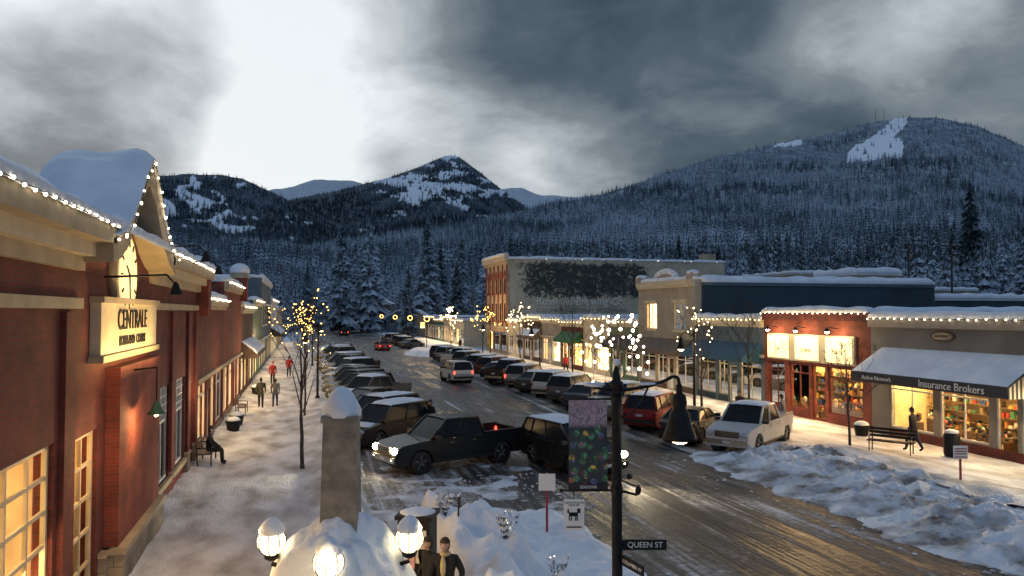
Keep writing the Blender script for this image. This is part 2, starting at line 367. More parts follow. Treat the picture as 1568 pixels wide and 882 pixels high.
# ------------------------------------------------------------------ building helpers
def wall_x(mb, xf, d, y0, y1, z0, z1, ops, mat, th=.3):
    ys = sorted({y0, y1, *[v for o in ops for v in o[:2] if y0 < v < y1]}); zs = sorted({z0, z1, *[v for o in ops for v in o[2:] if z0 < v < z1]})
    for a, b_ in zip(ys, ys[1:]):
        for c, e in zip(zs, zs[1:]):
            ym, zm = (a + b_) / 2, (c + e) / 2
            if any(o[0] < ym < o[1] and o[2] < zm < o[3] for o in ops): continue
            mb.box(xf, xf - d * th, a, b_, c, e, mat)
def window(B, xf, d, ya, yb, za, zb, ny=2, nz=2, frame='white', glass='glass', fw=.07, tr=None):
    w = B['windows']; xo = xf - d * .08; xi = xf - d * .16
    w.box(xo, xi, ya, ya + fw, za, zb, frame); w.box(xo, xi, yb - fw, yb, za, zb, frame)
    w.box(xo, xi, ya + fw, yb - fw, za, za + fw, frame); w.box(xo, xi, ya + fw, yb - fw, zb - fw, zb, frame)
    t = fw * .35
    for i in range(1, ny):
        y = ya + (yb - ya) * i / ny; w.box(xo - d * .01, xi + d * .01, y - t, y + t, za + fw, zb - fw, frame)
    for i in range(1, nz):
        z = za + (zb - za) * i / nz
        w.box(xo - d * .014, xi + d * .014, ya + fw, yb - fw, z - t, z + t, frame)
    if tr: w.box(xo - d * .003, xi + d * .003, ya + fw, yb - fw, tr - t * 1.5, tr + t * 1.5, frame)
    gx = (xo + xi) / 2
    B['glass'].add([(gx, ya + fw, za + fw), (gx, yb - fw, za + fw), (gx, yb - fw, zb - fw), (gx, ya + fw, zb - fw)], [(0, 1, 2, 3)], glass)
def room(B, xf, d, y0, y1, z1=3.1, z0=.16, depth=3.0, ceil='ceil', items=60, wall='inwall'):
    r = B['interior']; a = xf - d * .32; c = xf - d * depth
    r.box(c, c - d * .1, y0, y1, z0, z1, wall); r.box(a, c, y0, y1, z0 - .1, z0, 'floor')
    r.box(a, c, y0 - .05, y0, z0, z1, wall); r.box(a, c, y1, y1 + .05, z0, z1, wall); r.box(a, c, y0, y1, z1, z1 + .1, wall)
    n = max(1, int((y1 - y0) / 2.2))
    for i in range(n):
        y = y0 + (y1 - y0) * (i + .5) / n
        r.box(a - d * .5, a - d * 1.9, y - .4, y + .4, z1 - .06, z1 - .01, ceil)
    for lv in range(5):
        z = z0 + .3 + lv * .42
        if z > z1 - .4: break
        r.box(c + d * .4, c + d * .02, y0 + .2, y1 - .2, z, z + .03, 'wood')
        y = y0 + .25
        while y < y1 - .3:
            w = RN.uniform(.06, .2); h = RN.uniform(.08, .3)
            if RN.random() < .8: r.box(c + d * .36, c + d * .08, y, y + w, z + .03, z + .03 + h, RN.choice(goods))
            y += w + RN.uniform(.01, .12)
    for k in range(items // 4):
        y = RN.uniform(y0 + .3, y1 - .5); x = a - d * RN.uniform(.15, 1.6); w = RN.uniform(.08, .25); h = RN.uniform(.6, 1.2)
        r.box(x, x - d * .3, y, y + w, z0, z0 + h * .6, 'wood')
        for q in range(3): r.sph((x - d * .15, y + w * RN.random(), z0 + h * .6 + .1 + q * .12), RN.uniform(.06, .13), RN.choice(goods), 7, 5, (1, RN.uniform(.6, 1.3), RN.uniform(.7, 1.6)))
def snow_strip(mb, p0, p1, w, h, step=.35, seed=0, mat='snow'):
    p0 = Vector(p0); p1 = Vector(p1); d = p1 - p0; L = d.length; d.normalize(); side = Vector((d.y, -d.x, 0))
    side.normalize(); n = max(2, int(L / step)); K = 7; vs = []; fs = []
    for i in range(n + 1):
        c = p0 + d * (L * i / n); nz = noise.noise(c * .9 + Vector((seed, 0, 0)))
        hh = h * (1 + .45 * nz); ww = w * (1 + .12 * noise.noise(c * 1.7 + Vector((0, seed, 3))))
        if i in (0, n): hh *= .6
        for k in range(K):
            a = math.pi * k / (K - 1)
            ca = math.cos(a); sa = math.sin(a)
            vs.append(c + side * (ww / 2 * math.copysign(abs(ca) ** .6, ca)) + Vector((0, 0, hh * sa ** .6 - (.0 if 0 < k < K - 1 else .03))))
    for i in range(n):
        for k in range(K - 1):
            a = i * K + k; fs.append((a, a + 1, a + K + 1, a + K))
        fs.append((i * K + K - 1, i * K, (i + 1) * K, (i + 1) * K + K - 1))
    fs.append(tuple(range(K))); fs.append(tuple(range(n * K + K - 1, n * K - 1, -1)))
    mb.add(vs, fs, mat, True)
def bulbs(mb, p0, p1, gap, r, mat='bulb', sag=0):
    p0 = Vector(p0); p1 = Vector(p1); L = (p1 - p0).length; n = max(1, int(L / gap))
    mb.tube(p0, p1, .008, .008, 'dark', 4, False)
    for i in range(n + 1):
        p = p0.lerp(p1, i / n) + Vector((RN.uniform(-.01, .01), RN.uniform(-.03, .03), RN.uniform(-.03, .02)))
        mb.sph(p, r, mat, 6, 4)
def awning(B, xf, d, y0, y1, zt, zb, out, mat, snow=True, val=.3, stripe=None):
    a = B['awning']; x1 = xf + d * out; xs = xf + d * .01
    a.add([(xs, y0, zt), (xs, y1, zt), (x1, y1, zb), (x1, y0, zb), (xs, y0, zt - .04), (xs, y1, zt - .04), (x1, y1, zb - .04), (x1, y0, zb - .04)],
          [(0, 1, 2, 3), (4, 7, 6, 5), (0, 3, 7, 4), (1, 5, 6, 2), (2, 6, 7, 3)], mat)
    a.box(x1 + d * .01, x1 - d * .02, y0, y1, zb - val, zb - .001, mat)
    for y in (y0, y1):
        a.add([(xs, y, zt - .05), (x1, y, zb - .05), (x1, y, zb - val), (xs, y, zb - val)], [(0, 1, 2, 3)], mat)
    if stripe:
        for y, s in ((y0, -1), (y1, 1)):
            for i in range(9):
                t0 = (i + .15) / 9; t1 = (i + .6) / 9
                def zz(t): return zt + (zb - zt) * t - .06
                a.add([(xs + d * out * t0, y + s * .006, zb - val), (xs + d * out * t1, y + s * .006, zb - val), (xs + d * out * t1, y + s * .006, zz(t1)), (xs + d * out * t0, y + s * .006, zz(t0))], [(0, 1, 2, 3)], stripe)
    if snow:
        sn = B['roof_snow']; n = max(4, int((y1 - y0) / .3)); vs = []; fs = []; K = 7
        for i in range(n + 1):
            y = y0 + .03 + (y1 - y0 - .06) * i / n
            for k in range(K):
                t = k / (K - 1); edge = min(1, min(t, 1 - t) * 6 + .05) * min(1, min(i, n - i) * .6 + .1)
                vs.append((xs + d * (out - .02) * t, y, zt + (zb - zt) * t + .02 + (.10 + .05 * noise.noise(Vector((y, t * 2, 3)))) * edge))
        for i in range(n):
            for k in range(K - 1):
                q = i * K + k; fs.append((q, q + 1, q + K + 1, q + K))
        sn.add(vs, fs, 'snow', True)
def shell(B, xf, d, y0, y1, h, depth, mat, roofz=None):
    w = B['walls']; rz = roofz or h - .4; a = xf - d * .305; c = xf - d * depth
    w.box(a, c, y0 + .004, y0 + .3, 0, h, mat); w.box(a, c, y1 - .3, y1 - .004, 0, h, mat)
    w.box(c, c - d * .3, y0 + .004, y1 - .004, 0, h, mat)
    B['roof'].box(a, c, y0 + .31, y1 - .31, rz - .2, rz, 'concrete'); B['roof_snow'].box(a - d * .01, c + d * .01, y0 + .32, y1 - .32, rz + .003, rz + .3, 'snow')
    snow_strip(B['roof_snow'], (xf - d * .12, y0, h + .0), (xf - d * .12, y1, h), .62, .30, seed=y0)
    for yy in (y0 + .15, y1 - .15): snow_strip(B['roof_snow'], (a, yy, h), (c, yy, h), .45, .26, seed=yy)
def text(body, size, loc, rot, mat, parent=None, name='lettering', ext=.01, align='CENTER'):
    cu = bpy.data.curves.new(name, 'FONT'); cu.body = body; cu.size = size; cu.extrude = ext; cu.align_x = align; cu.align_y = 'CENTER'
    cu.materials.append(M[mat] if isinstance(mat, str) else mat)
    o = bpy.data.objects.new(name, cu); COL.objects.link(o); o.location = loc; o.rotation_euler = rot
    if parent: o.parent = parent
    return o
ROT_R = (rad(90), 0, rad(-90))
ROT_L = (rad(90), 0, rad(90))

# ------------------------------------------------------------------ LEFT brick building with gable and clock
B = Bld('brick_commercial_building'); W = B['walls']; T = B['trim']; d = 1; xf = XL
ops = [(4.5, 9.6, .9, 3.65), (10.4, 14.0, .9, 3.65), (15.2, 16.7, .25, 3.5), (22.6, 25.1, .8, 3.6), (25.5, 28.1, .8, 3.6), (28.9, 30.0, .2, 3.2)]
wall_x(W, xf, d, 2, 30.8, 0, 6.8, ops, 'brick1')
W.box(xf - .31, -16, 2, 2.3, 0, 6.8, 'brick1'); W.box(xf - .31, -16, 30.5, 30.8, 0, 6.8, 'brick1')
for i, o in enumerate(ops):
    if i in (3, 4): window(B, xf, d, *o, ny=3, nz=1, frame='white', glass='winDark', fw=.07, tr=2.55)
    else: window(B, xf, d, *o, ny=4 if i < 2 else 2, nz=5, frame='cream', glass='glass', fw=.09)
    T.box(xf + .1, xf + .001, o[0] - .12, o[1] + .12, o[2] - .16, o[2] - .002, 'beige')
for o in ops[3:5]:
    for k in range(1, 10):
        y = o[0] + (o[1] - o[0]) * k / 10; B['windows'].box(xf - .055, xf - .075, y - .012, y + .012, 2.6, 3.53, 'white')
    for z in (2.8, 3.05, 3.3): B['windows'].box(xf - .05, xf - .08, o[0] + .07, o[1] - .07, z - .012, z + .012, 'white')
M['ceil_soft'] = pmat('ceiling_light_soft', (.9, .85, .7), es=20, emit=(1, .66, .28))
room(B, xf, d, 4.4, 14.1, 3.7, depth=2.2, ceil='ceil_soft', items=20); room(B, xf, d, 15.0, 16.9, 3.6, depth=1.4, ceil='ceil_soft', items=0)
for a, b_ in ((2, 4.4), (9.7, 10.3), (14.1, 15.0), (16.9, 17.3), (21.9, 22.5), (28.2, 28.8), (30.1, 30.8)):
    T.box(xf + .12, xf + .002, a, b_, 0, .85, 'stone'); T.box(xf + .15, xf + .003, a - .03, b_ + .03, .85, .95, 'beige')
W.box(xf + .28, xf + .003, 17.3, 21.8, .95, 4.65, 'brick3'); T.box(xf + .40, xf + .004, 17.22, 21.88, 0, .82, 'stone'); T.box(xf + .46, xf + .005, 17.16, 21.94, .82, .95, 'beige')
for a, b_ in ((9.7, 10.3), (14.2, 14.8), (24.95, 25.65), (28.3, 28.9), (30.15, 30.8)):
    W.box(xf + .1, xf + .002, a, b_, .95, 5.8, 'brick1')
T.box(xf + .10, xf + .006, 2, 15.2, 5.86, 6.05, 'beige'); T.box(xf + .10, xf + .006, 22.0, 30.8, 5.86, 6.05, 'beige')
for a, b_ in ((2, 15.1), (21.6, 31.0)):
    T.box(xf + .14, xf - .3, a, b_, 6.55, 6.8, 'beige'); T.box(xf + .34, xf - .3, a - .05, b_ + .05, 6.8, 7.05, 'cream'); T.box(xf + .62, xf - .3, a - .1, b_ + .1, 7.05, 7.36, 'beige')
T.box(xf - .3, -16, 2.3, 30.5, 6.8, 7.2, 'concrete')
vs = []; fs = []; ny_ = 90; K = [(.66, 7.34), (.69, 7.48), (.55, 7.60), (.2, 7.66), (-.6, 7.78), (-1.8, 7.95), (-4, 8.1), (-12, 8.2)]
for i in range(ny_ + 1):
    y = 2 + 29.1 * i / ny_
    for q, (dx, z) in enumerate(K):
        vs.append((xf + dx + .04 * noise.noise(Vector((y * 1.5, q, 0))), y, z + .12 * noise.noise(Vector((y * .8, dx, 1))) * (q > 1)))
for i in range(ny_):
    for q in range(len(K) - 1):
        a = i * len(K) + q; fs.append((a, a + 1, a + len(K) + 1, a + len(K)))
B['roof_snow'].add(vs, fs, 'snow', True)
prof = [(15.0, 6.7), (15.0, 7.1), (15.6, 7.22), (16.2, 7.5), (16.8, 8.0), (17.5, 8.65), (18.3, 9.1), (19.1, 8.6), (19.7, 8.05), (20.3, 7.65), (21.0, 7.38), (21.8, 7.2), (21.8, 6.7)]
W.extr(prof, 'x', xf - .001, xf - .3, 'brick1')
crv = prof[1:-1]
for (ya, za), (yb, zb) in zip(crv, crv[1:]):
    T.add([(x, y, z + o) for x in (xf + .62, xf - 1.1) for (y, z) in ((ya, za), (yb, zb)) for o in (-.40, .04)],
          [(0, 1, 3, 2), (4, 6, 7, 5), (0, 2, 6, 4), (1, 5, 7, 3), (0, 4, 5, 1), (2, 3, 7, 6)], 'beige')
vs = []; fs = []; NX = 11; fine = []
for (ya, za), (yb, zb) in zip(crv, crv[1:]):
    for k in range(4): fine.append((ya + (yb - ya) * k / 4, za + (zb - za) * k / 4))
fine.append(crv[-1])
for i, (y, z) in enumerate(fine):
    for k in range(NX):
        t = k / (NX - 1); x = xf + .70 - 2.0 * t; e = min(1, min(t, 1 - t) * 5 + .1)
        vs.append((x, y, z + .05 + (.22 + .2 * noise.noise(Vector((x * .9, y * .9, 0)))) * e ** .5))
for i in range(len(fine) - 1):
    for k in range(NX - 1):
        a = i * NX + k; fs.append((a, a + 1, a + NX + 1, a + NX))
B['roof_snow'].add(vs, fs, 'snow', True)
ck = B['clock']; cy = 18.35; cz = 6.62
ck.tube((xf - .05, cy, cz), (xf + .16, cy, cz), 1.0, 1.0, 'beige', 40)
ck.tube((xf + .161, cy, cz), (xf + .19, cy, cz), .84, .84, pmat('clock_face', (.9, .8, .55), (.8, .7, .45), es=1.0, emit=(1, .70, .30)), 40)
for i in range(12):
    a = rad(30 * i); r0, r1 = .62, .77
    ck.tube((xf + .2, cy + math.sin(a) * r0, cz + math.cos(a) * r0), (xf + .2, cy + math.sin(a) * r1, cz + math.cos(a) * r1), .022, .022, 'dark', 4)
ck.tube((xf + .21, cy, cz), (xf + .21, cy - .3, cz + .2), .022, .015, 'dark', 5); ck.tube((xf + .21, cy, cz), (xf + .21, cy + .1, cz - .6), .018, .012, 'dark', 5)
sg = B['signboard']
sg.box(xf + .20, xf + .006, 16.0, 21.6, 4.95, 5.98, 'cream'); sg.box(xf + .27, xf + .005, 15.92, 21.68, 5.98, 6.1, 'beige'); sg.box(xf + .27, xf + .005, 15.92, 21.68, 4.82, 4.95, 'beige')
lm = B['wall_lamp']
lm.tube((xf + .25, 18.6, 4.5), (xf + .75, 18.6, 4.55), .02, .02, 'dark', 6); lm.tube((xf + .75, 18.6, 4.55), (xf + .75, 18.6, 3.75), .015, .015, 'dark', 6)
lm.lathe((xf + .75, 18.6, 3.5), [(.02, .3), (.07, .24), (.12, .1), (.2, .0)], 'green'); lm.sph((xf + .75, 18.6, 3.5), .06, 'lampglow', 8, 6)
for y, z in ((21.4, 7.5), (16.6, 6.5), (24.5, 7.3)):
    lm.tube((xf + .1, y, z), (xf + 1.25, y, z + .06), .025, .02, 'dark', 6); lm.tube((xf + 1.25, y, z + .06), (xf + 1.4, y, z - .12), .02, .02, 'dark', 6)
    lm.lathe((xf + 1.42, y, z - .34), [(.02, .26), (.06, .2), (.13, .0)], 'dark')
SL = B['string_lights']
bulbs(SL, (xf + .7, 3, 7.35), (xf + .7, 15.0, 7.35), .40, .026, 'bulbw')
for (ya, za), (yb, zb) in zip(crv, crv[1:]): bulbs(SL, (xf + .71, ya, za + .03), (xf + .71, yb, zb + .03), .36, .026, 'bulbw')
bulbs(SL, (xf + .7, 21.9, 7.35), (xf + .7, 31, 7.35), .42, .032, 'bulbw')
eb = B.done()
text('CENTRALE', .62, (xf + .215, 18.8, 5.62), ROT_L, 'dark', eb, ext=.01)
text('ROSSLAND  COURT', .30, (xf + .215, 18.8, 5.18), ROT_L, 'dark', eb, ext=.01)
area('sign_light', (xf + .9, 18.6, 4.75), (-.6, 0, 1), 120, 5.0, .2, (1, .66, .24))
point('wall_lamp_light', (xf + .75, 18.6, 3.42), 85, (1, .60, .24), .06)
area('window_light', (xf + .25, 12.2, 2.4), (1, .1, -.5), 170, 3.4, 2.2, (1, .64, .28))
area('window_light', (xf + .25, 7, 2.4), (1, .1, -.4), 80, 4, 2.2, (1, .64, .28))
point('door_light', (xf + .9, 16.0, 3.2), 60, (1, .6, .24), .1)
point('clock_light', (xf + .9, 18.4, 6.0), 12, (1, .62, .28), .1)
point('door_light', (xf + .8, 29.4, 3.0), 80, (1, .62, .3), .1)

# ------------------------------------------------------------------ generic shopfront
def shop(name, side, y0, y1, h, wall, winmats=('glow',), zt=2.9, awn=None, cornice='cream', bays=None, depth=16, real=False, ceil='ceil', two=None, bulb='bulb', frame='white', base_mat=None, fascia=None, litpow=0, gap=.5, br=.038, out=1.3, awsnow=True):
    d = 1 if side == 'L' else -1; xf = XL if side == 'L' else XR
    B = Bld(name); L = y1 - y0; n = bays or max(2, round(L / 3.0)); pier = .35; ops = []
    bw = (L - pier) / n
    for i in range(n):
        a = y0 + pier + i * bw; b_ = a + bw - pier
        if i == n // 2:
            dm = a + .95
            ops.append((a, dm, .18, 2.45)); ops.append((dm + .12, b_, .55, zt))
        else: ops.append((a, b_, .55, zt))
    up = []
    if two:
        for i in range(two):
            c = y0 + L * (i + .5) / two; up.append((c - .95, c + .95, 4.5, 6.5))
    wall_x(B['walls'], xf, d, y0 + .003, y1 - .003, 0, h, ops + up, wall)
    for i, o in enumerate(ops):
        door = o[3] < 2.6 and o[2] < .3
        window(B, xf, d, *o, ny=1 if door else 2, nz=1, frame=frame, tr=None if door else zt - .5)
        if not real:
            x = xf - d * .55; B['interior'].add([(x, o[0] - .2, .1), (x, o[1] + .2, .1), (x, o[1] + .2, zt + .2), (x, o[0] - .2, zt + .2)], [(0, 1, 2, 3)], winmats[i % len(winmats)])
        if door: B['windows'].box(xf - d * .1, xf - d * .14, o[0] + .07, o[1] - .07, o[2] + .9, o[2] + 1.0, frame)
    for o in up:
        window(B, xf, d, *o, ny=2, nz=2, frame='cream')
        x = xf - d * .5; B['interior'].add([(x, o[0] - .2, o[2] - .2), (x, o[1] + .2, o[2] - .2), (x, o[1] + .2, o[3] + .2), (x, o[0] - .2, o[3] + .2)], [(0, 1, 2, 3)], 'glowb')
        B['trim'].box(xf + d * .08, xf + d * .002, o[0] - .1, o[1] + .1, o[2] - .14, o[2] - .002, cornice); B['trim'].box(xf + d * .1, xf + d * .002, o[0] - .12, o[1] + .12, o[3] + .002, o[3] + .2, cornice)
    if real: room(B, xf, d, y0 + .35, y1 - .35, zt + .25, ceil=ceil)
    if base_mat:
        for o in ops:
            if o[2] > .3: B['trim'].box(xf + d * .03, xf + d * .002, o[0], o[1], .1, o[2] - .04, base_mat)
    T = B['trim']
    T.box(xf + d * .12, xf + d * .002, y0 + .01, y1 - .01, zt + .12, zt + .3, cornice)
    T.box(xf + d * .14, xf + d * .003, y0 + .01, y1 - .01, h - .5, h - .32, cornice); T.box(xf + d * .24, xf + d * .003, y0 + .01, y1 - .01, h - .32, h - .02, cornice)
    if fascia: T.box(xf + d * .09, xf + d * .004, y0 + .4, y1 - .4, zt + .45, h - .75, fascia)
    shell(B, xf, d, y0, y1, h, depth, wall)
    if awn:
        awning(B, xf, d, y0 + .3, y1 - .3, zt + .95, zt + .15, out, awn, awsnow)
    if bulb: bulbs(B['string_lights'], (xf + d * .3, y0 + .05, h - .05), (xf + d * .3, y1 - .05, h - .05), gap, br, bulb)
    e = B.done()
    if litpow: area('shop_light', (xf + d * .3, (y0 + y1) / 2, 2.3), (d, 0, -.55), litpow, L * .8, 1.5, (1, .7, .36))
    return e, B

# ------------------------------------------------------------------ RIGHT ROW (near → far)
d = -1; xf = XR
B = Bld('insurance_office_building'); ops = [(12.2, 15.4, .55, 2.8), (15.8, 19.0, .55, 2.8), (19.3, 21.0, .5, 2.85), (21.15, 22.2, .18, 2.7), (22.35, 23.3, .18, 2.7), (23.6, 26.0, .55, 2.8), (26.3, 28.8, .55, 2.8)]
wall_x(B['walls'], xf, d, 12, 29.9, 0, 5.55, ops, 'greywall')
for o in ops: window(B, xf, d, *o, ny=1 if o[2] < .3 else 2, nz=1, frame='white', tr=2.3 if o[2] > .3 else None)
B['trim'].box(xf - .03, xf - .002, 12.2, 28.8, .1, .5, 'brick1')
room(B, xf, d, 12.3, 22.3, 3.2, ceil='ceilw'); room(B, xf, d, 22.45, 29.5, 3.2, ceil='ceil')
shell(B, xf, d, 12, 29.9, 5.55, 18, 'greywall')
B['trim'].box(xf - .2, xf - .002, 12, 29.89, 5.1, 5.5, 'tan')
awning(B, xf, d, 21.2, 29.2, 4.15, 3.1, 1.75, 'awn_dark', True, .42, 'cream')
oval = B['signboard']
vs = [(x, 25.7 + .62 * math.cos(2 * math.pi * i / 28), 4.78 + .22 * math.sin(2 * math.pi * i / 28)) for x in (xf - .09, xf - .002) for i in range(28)]
oval.add(vs, [tuple(range(28))] + [(i, (i + 1) % 28, 28 + (i + 1) % 28, 28 + i) for i in range(28)], 'wood')
vs = [(xf - .094, 25.7 + .52 * math.cos(2 * math.pi * i / 28), 4.78 + .15 * math.sin(2 * math.pi * i / 28)) for i in range(28)]
oval.add(vs, [tuple(range(28))], 'beige')
bulbs(B['string_lights'], (xf - .3, 12.2, 5.5), (xf - .3, 29.8, 5.5), .42, .036, 'bulbw')
e = B.done()
text('Insurance Brokers', .42, (xf - 1.775, 23.7, 2.89), ROT_R, 'white', e)
text('Action Network', .26, (xf - 1.775, 27.6, 2.89), ROT_R, 'white', e)
text('GATEWAY', .16, (xf - .1, 25.7, 4.78), ROT_R, 'wood', e)
area('shop_light', (xf - .35, 19, 2.4), (-1, 0, -.6), 300, 6, 1.2, (1, .78, .46)); area('shop_light', (xf - .35, 26, 2.2), (-1, 0, -.6), 150, 4.5, 1.2, (1, .62, .3))

B = Bld('brick_gift_shop'); ops = [(30.5, 33.0, .6, 3.0), (33.2, 34.3, .18, 3.0), (34.5, 36.2, .6, 3.0), (36.6, 38.1, .6, 3.0)]
wall_x(B['walls'], xf, d, 29.903, 38.5, 0, 5.8, ops, 'brick3')
for o in ops: window(B, xf, d, *o, ny=1 if o[2] < .3 else 2, nz=1, frame='brick1', tr=2.5 if o[2] > .3 else None)
room(B, xf, d, 30.3, 38.2, 3.2, ceil='ceil', items=90); shell(B, xf, d, 29.9, 38.5, 5.8, 17, 'brick3')
B['trim'].box(xf - .16, xf - .002, 29.91, 38.49, 5.35, 5.75, 'brick1')
B['signboard'].box(xf - .12, xf - .003, 30.9, 38.0, 3.15, 4.6, 'cream')
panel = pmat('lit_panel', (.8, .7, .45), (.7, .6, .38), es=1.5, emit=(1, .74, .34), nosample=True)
for k, y in enumerate((32.0, 34.5, 37.0)):
    B['signboard'].box(xf - .16, xf - .121, y - .95, y + .95, 3.25, 4.5, panel)
    B['wall_lamp'].tube((xf - .1, y, 4.95), (xf - .75, y, 5.05), .018, .018, 'dark', 5); B['wall_lamp'].lathe((xf - .8, y, 4.82), [(.02, .2), (.06, .16), (.14, 0)], 'dark', 12)
    B['wall_lamp'].sph((xf - .8, y, 4.82), .10, 'hl_on', 8, 6)
    point('sign_lamp', (xf - .75, y, 4.66), 80, (1, .74, .36), .06)
bulbs(B['string_lights'], (xf - .28, 30, 5.75), (xf - .28, 38.4, 5.75), .42, .036, 'bulbw')
e = B.done()
for y, t_ in ((37.0, 'TEA'), (34.5, 'COFFEE'), (32.0, 'GIFTS')): text(t_, .24, (xf - .165, y, 3.75), ROT_R, 'brick2', e)
area('shop_light', (xf - .3, 34, 2.3), (-1, 0, -.55), 330, 7, 1.4, (1, .60, .26))
shop('blue_awning_shop', 'R', 38.5, 46.5, 5.4, 'blue', awn='awn_blue', real=True, ceil='ceilw', litpow=200, base_mat='teal', zt=3.0, frame='cream', gap=.45, awsnow=False)
e, _ = shop('two_storey_building', 'R', 46.5, 55.6, 8.1, 'tan', ('glowb', 'glow'), awn='awn_brown', depth=20, two=2, bulb=None, litpow=160, base_mat='wood', awsnow=False)
b = MB(); pr = [(49.3, 8.1)] + [(51.05 - 1.75 * math.cos(math.pi * i / 10), 8.1 + .75 * math.sin(math.pi * i / 10)) for i in range(11)] + [(52.8, 8.1)]
b.extr(pr, 'x', XR - .002, XR + .35, 'tan'); b.obj('parapet', e)
b = MB()
for i in range(10):
    p0 = (XR + .1, pr[i + 1][0], pr[i + 1][1]); p1 = (XR + .1, pr[i + 2][0], pr[i + 2][1]); b.tube(p0, p1, .22, .22, 'snow', 8)
for yy in (46.9, 55.2):
    b.box(XR - .3, XR + .45, yy - .35, yy + .35, 8.1, 8.55, 'tan'); b.sph((XR + .08, yy, 8.56), .45, 'snow', 10, 6, (1, 1, .45))
b.box(XR + .5, XR + 20.2, 46.42, 46.49, 3.2, 7.65, 'teal'); b.box(XR + .5, XR + 20.2, 46.3, 46.488, 7.66, 7.9, 'blue')
snow_strip(b, (XR + .5, 46.45, 7.9), (XR + 20, 46.45, 7.9), .6, .38)
b.obj('parapet_snow', e)
def block(name, x0, x1, y0, y1, h, mat, snow=.4, wins=0, z0=0):
    B = Bld(name); B['walls'].box(x0, x1, y0, y1, z0, h, mat); B['trim'].box(x0 - .12, x1 + .12, y0 - .12, y1 + .12, h, h + .18, 'white')
    B['roof_snow'].box(x0 + .05, x1 - .05, y0 + .05, y1 - .05, h + .18, h + .18 + snow * .7, 'snow')
    snow_strip(B['roof_snow'], (x0, y0, h + .17), (x1, y0, h + .17), .6, snow, seed=x0); snow_strip(B['roof_snow'], (x0, y0, h + .17), (x0, y1, h + .17), .6, snow, seed=y0)
    for i in range(wins):
        x = x0 + (x1 - x0) * (i + .5) / wins
        B['windows'].box(x - .6, x + .6, y0 - .05, y0 - .01, h - 2.4, h - 1, 'winDark'); B['windows'].box(x - .7, x + .7, y0 - .09, y0 - .055, h - 2.55, h - 2.42, 'white')
    return B.done()
block('warehouse', 46.6, 62, 47, 60, 6.7, 'teal'); block('annex_building', 63, 78, 58, 72, 6.3, 'blue', wins=4)
block('stucco_building', 68, 84, 92, 106, 11.2, 'tan', wins=4); block('rooftop_unit', 60, 69, 78, 86, 8.9, 'greywall'); block('apartment_building', 86, 104, 96, 112, 9.2, 'greywall', wins=5)
block('stair_penthouse', 40, 44, 47.5, 52, 8.6, 'tan')
ys = [55.6, 61.5, 68, 74.5, 81, 88.5, 95.7]
cfg = [('green', 'awn_dark', 'glowb'), ('cream', None, 'glowb'), ('brick1', 'awn_green', 'glow'), ('tan', None, 'glowc'), ('brick2', 'awn_brown', 'glow'), ('cream', None, 'glowb')]
for i, (wm, aw, gl) in enumerate(cfg):
    shop('main_street_shop', 'R', ys[i], ys[i + 1], 5.05 + .25 * math.sin(i * 2.1), wm, (gl, 'glow', 'glowb'), awn=aw, litpow=[160, 210, 120, 160, 120, 200][i], br=.05, gap=.8, out=1.0, awsnow=(i == 4))
B = Bld('mural_building'); mh = 13.4
up = []
for fl in (4.6, 8.4):
    for k in range(5): c = 97.4 + k * 2.3; up.append((c - .5, c + .5, fl, fl + 2.4))
grd = [(96.6, 99.8, .5, 3.1), (100.3, 103.6, .5, 3.1), (104.1, 107.2, .5, 3.1)]
wall_x(B['walls'], XR, -1, 95.8, 108, 0, mh, up + grd, 'creambrick')
for i, o in enumerate(up):
    window(B, XR, -1, *o, ny=1, nz=2, frame='brick1', glass='winDark')
    if o[2] > 8: B['trim'].tube((XR - .06, (o[0] + o[1]) / 2, o[3]), (XR - .004, (o[0] + o[1]) / 2, o[3]), .6, .6, 'brick3', 16)
    B['trim'].box(XR - .1, XR - .003, o[0] - .1, o[1] + .1, o[2] - .2, o[2] - .01, 'brick3')
for o in grd:
    window(B, XR, -1, *o, ny=2, nz=1, frame='dark'); B['interior'].add([(XR + .6, o[0], .2), (XR + .6, o[1], .2), (XR + .6, o[1], 3.3), (XR + .6, o[0], 3.3)], [(0, 1, 2, 3)], 'glow')
for k in range(6): B['trim'].box(XR - .12, XR - .002, 96.0 + k * 2.3, 96.3 + k * 2.3, 3.7, 12.2, 'brick3')
B['trim'].box(XR - .3, XR - .002, 95.6, 108.2, 12.3, 12.7, 'beige'); B['trim'].box(XR - .55, XR - .003, 95.5, 108.3, 12.7, 13.4, 'cream'); B['trim'].box(XR - .2, XR - .002, 95.8, 108, 3.6, 3.9, 'beige')
def muralwall():
    m, nt, b = base('weathered_cream_stucco'); L = nt.links
    tc = N(nt, 'ShaderNodeTexCoord'); n1 = N(nt, 'ShaderNodeTexNoise'); n1.inputs['Scale'].default_value = .35; n1.inputs['Detail'].default_value = 8; L.new(tc.outputs['Object'], n1.inputs[0])
    r = ramp(nt, [(.35, (.34, .30, .21)), (.6, (.52, .46, .34))]); L.new(n1.outputs['Fac'], r.inputs[0]); L.new(r.outputs[0], b.inputs['Base Color']); b.inputs['Roughness'].default_value = .9
    return m
M['mural_wall'] = muralwall()
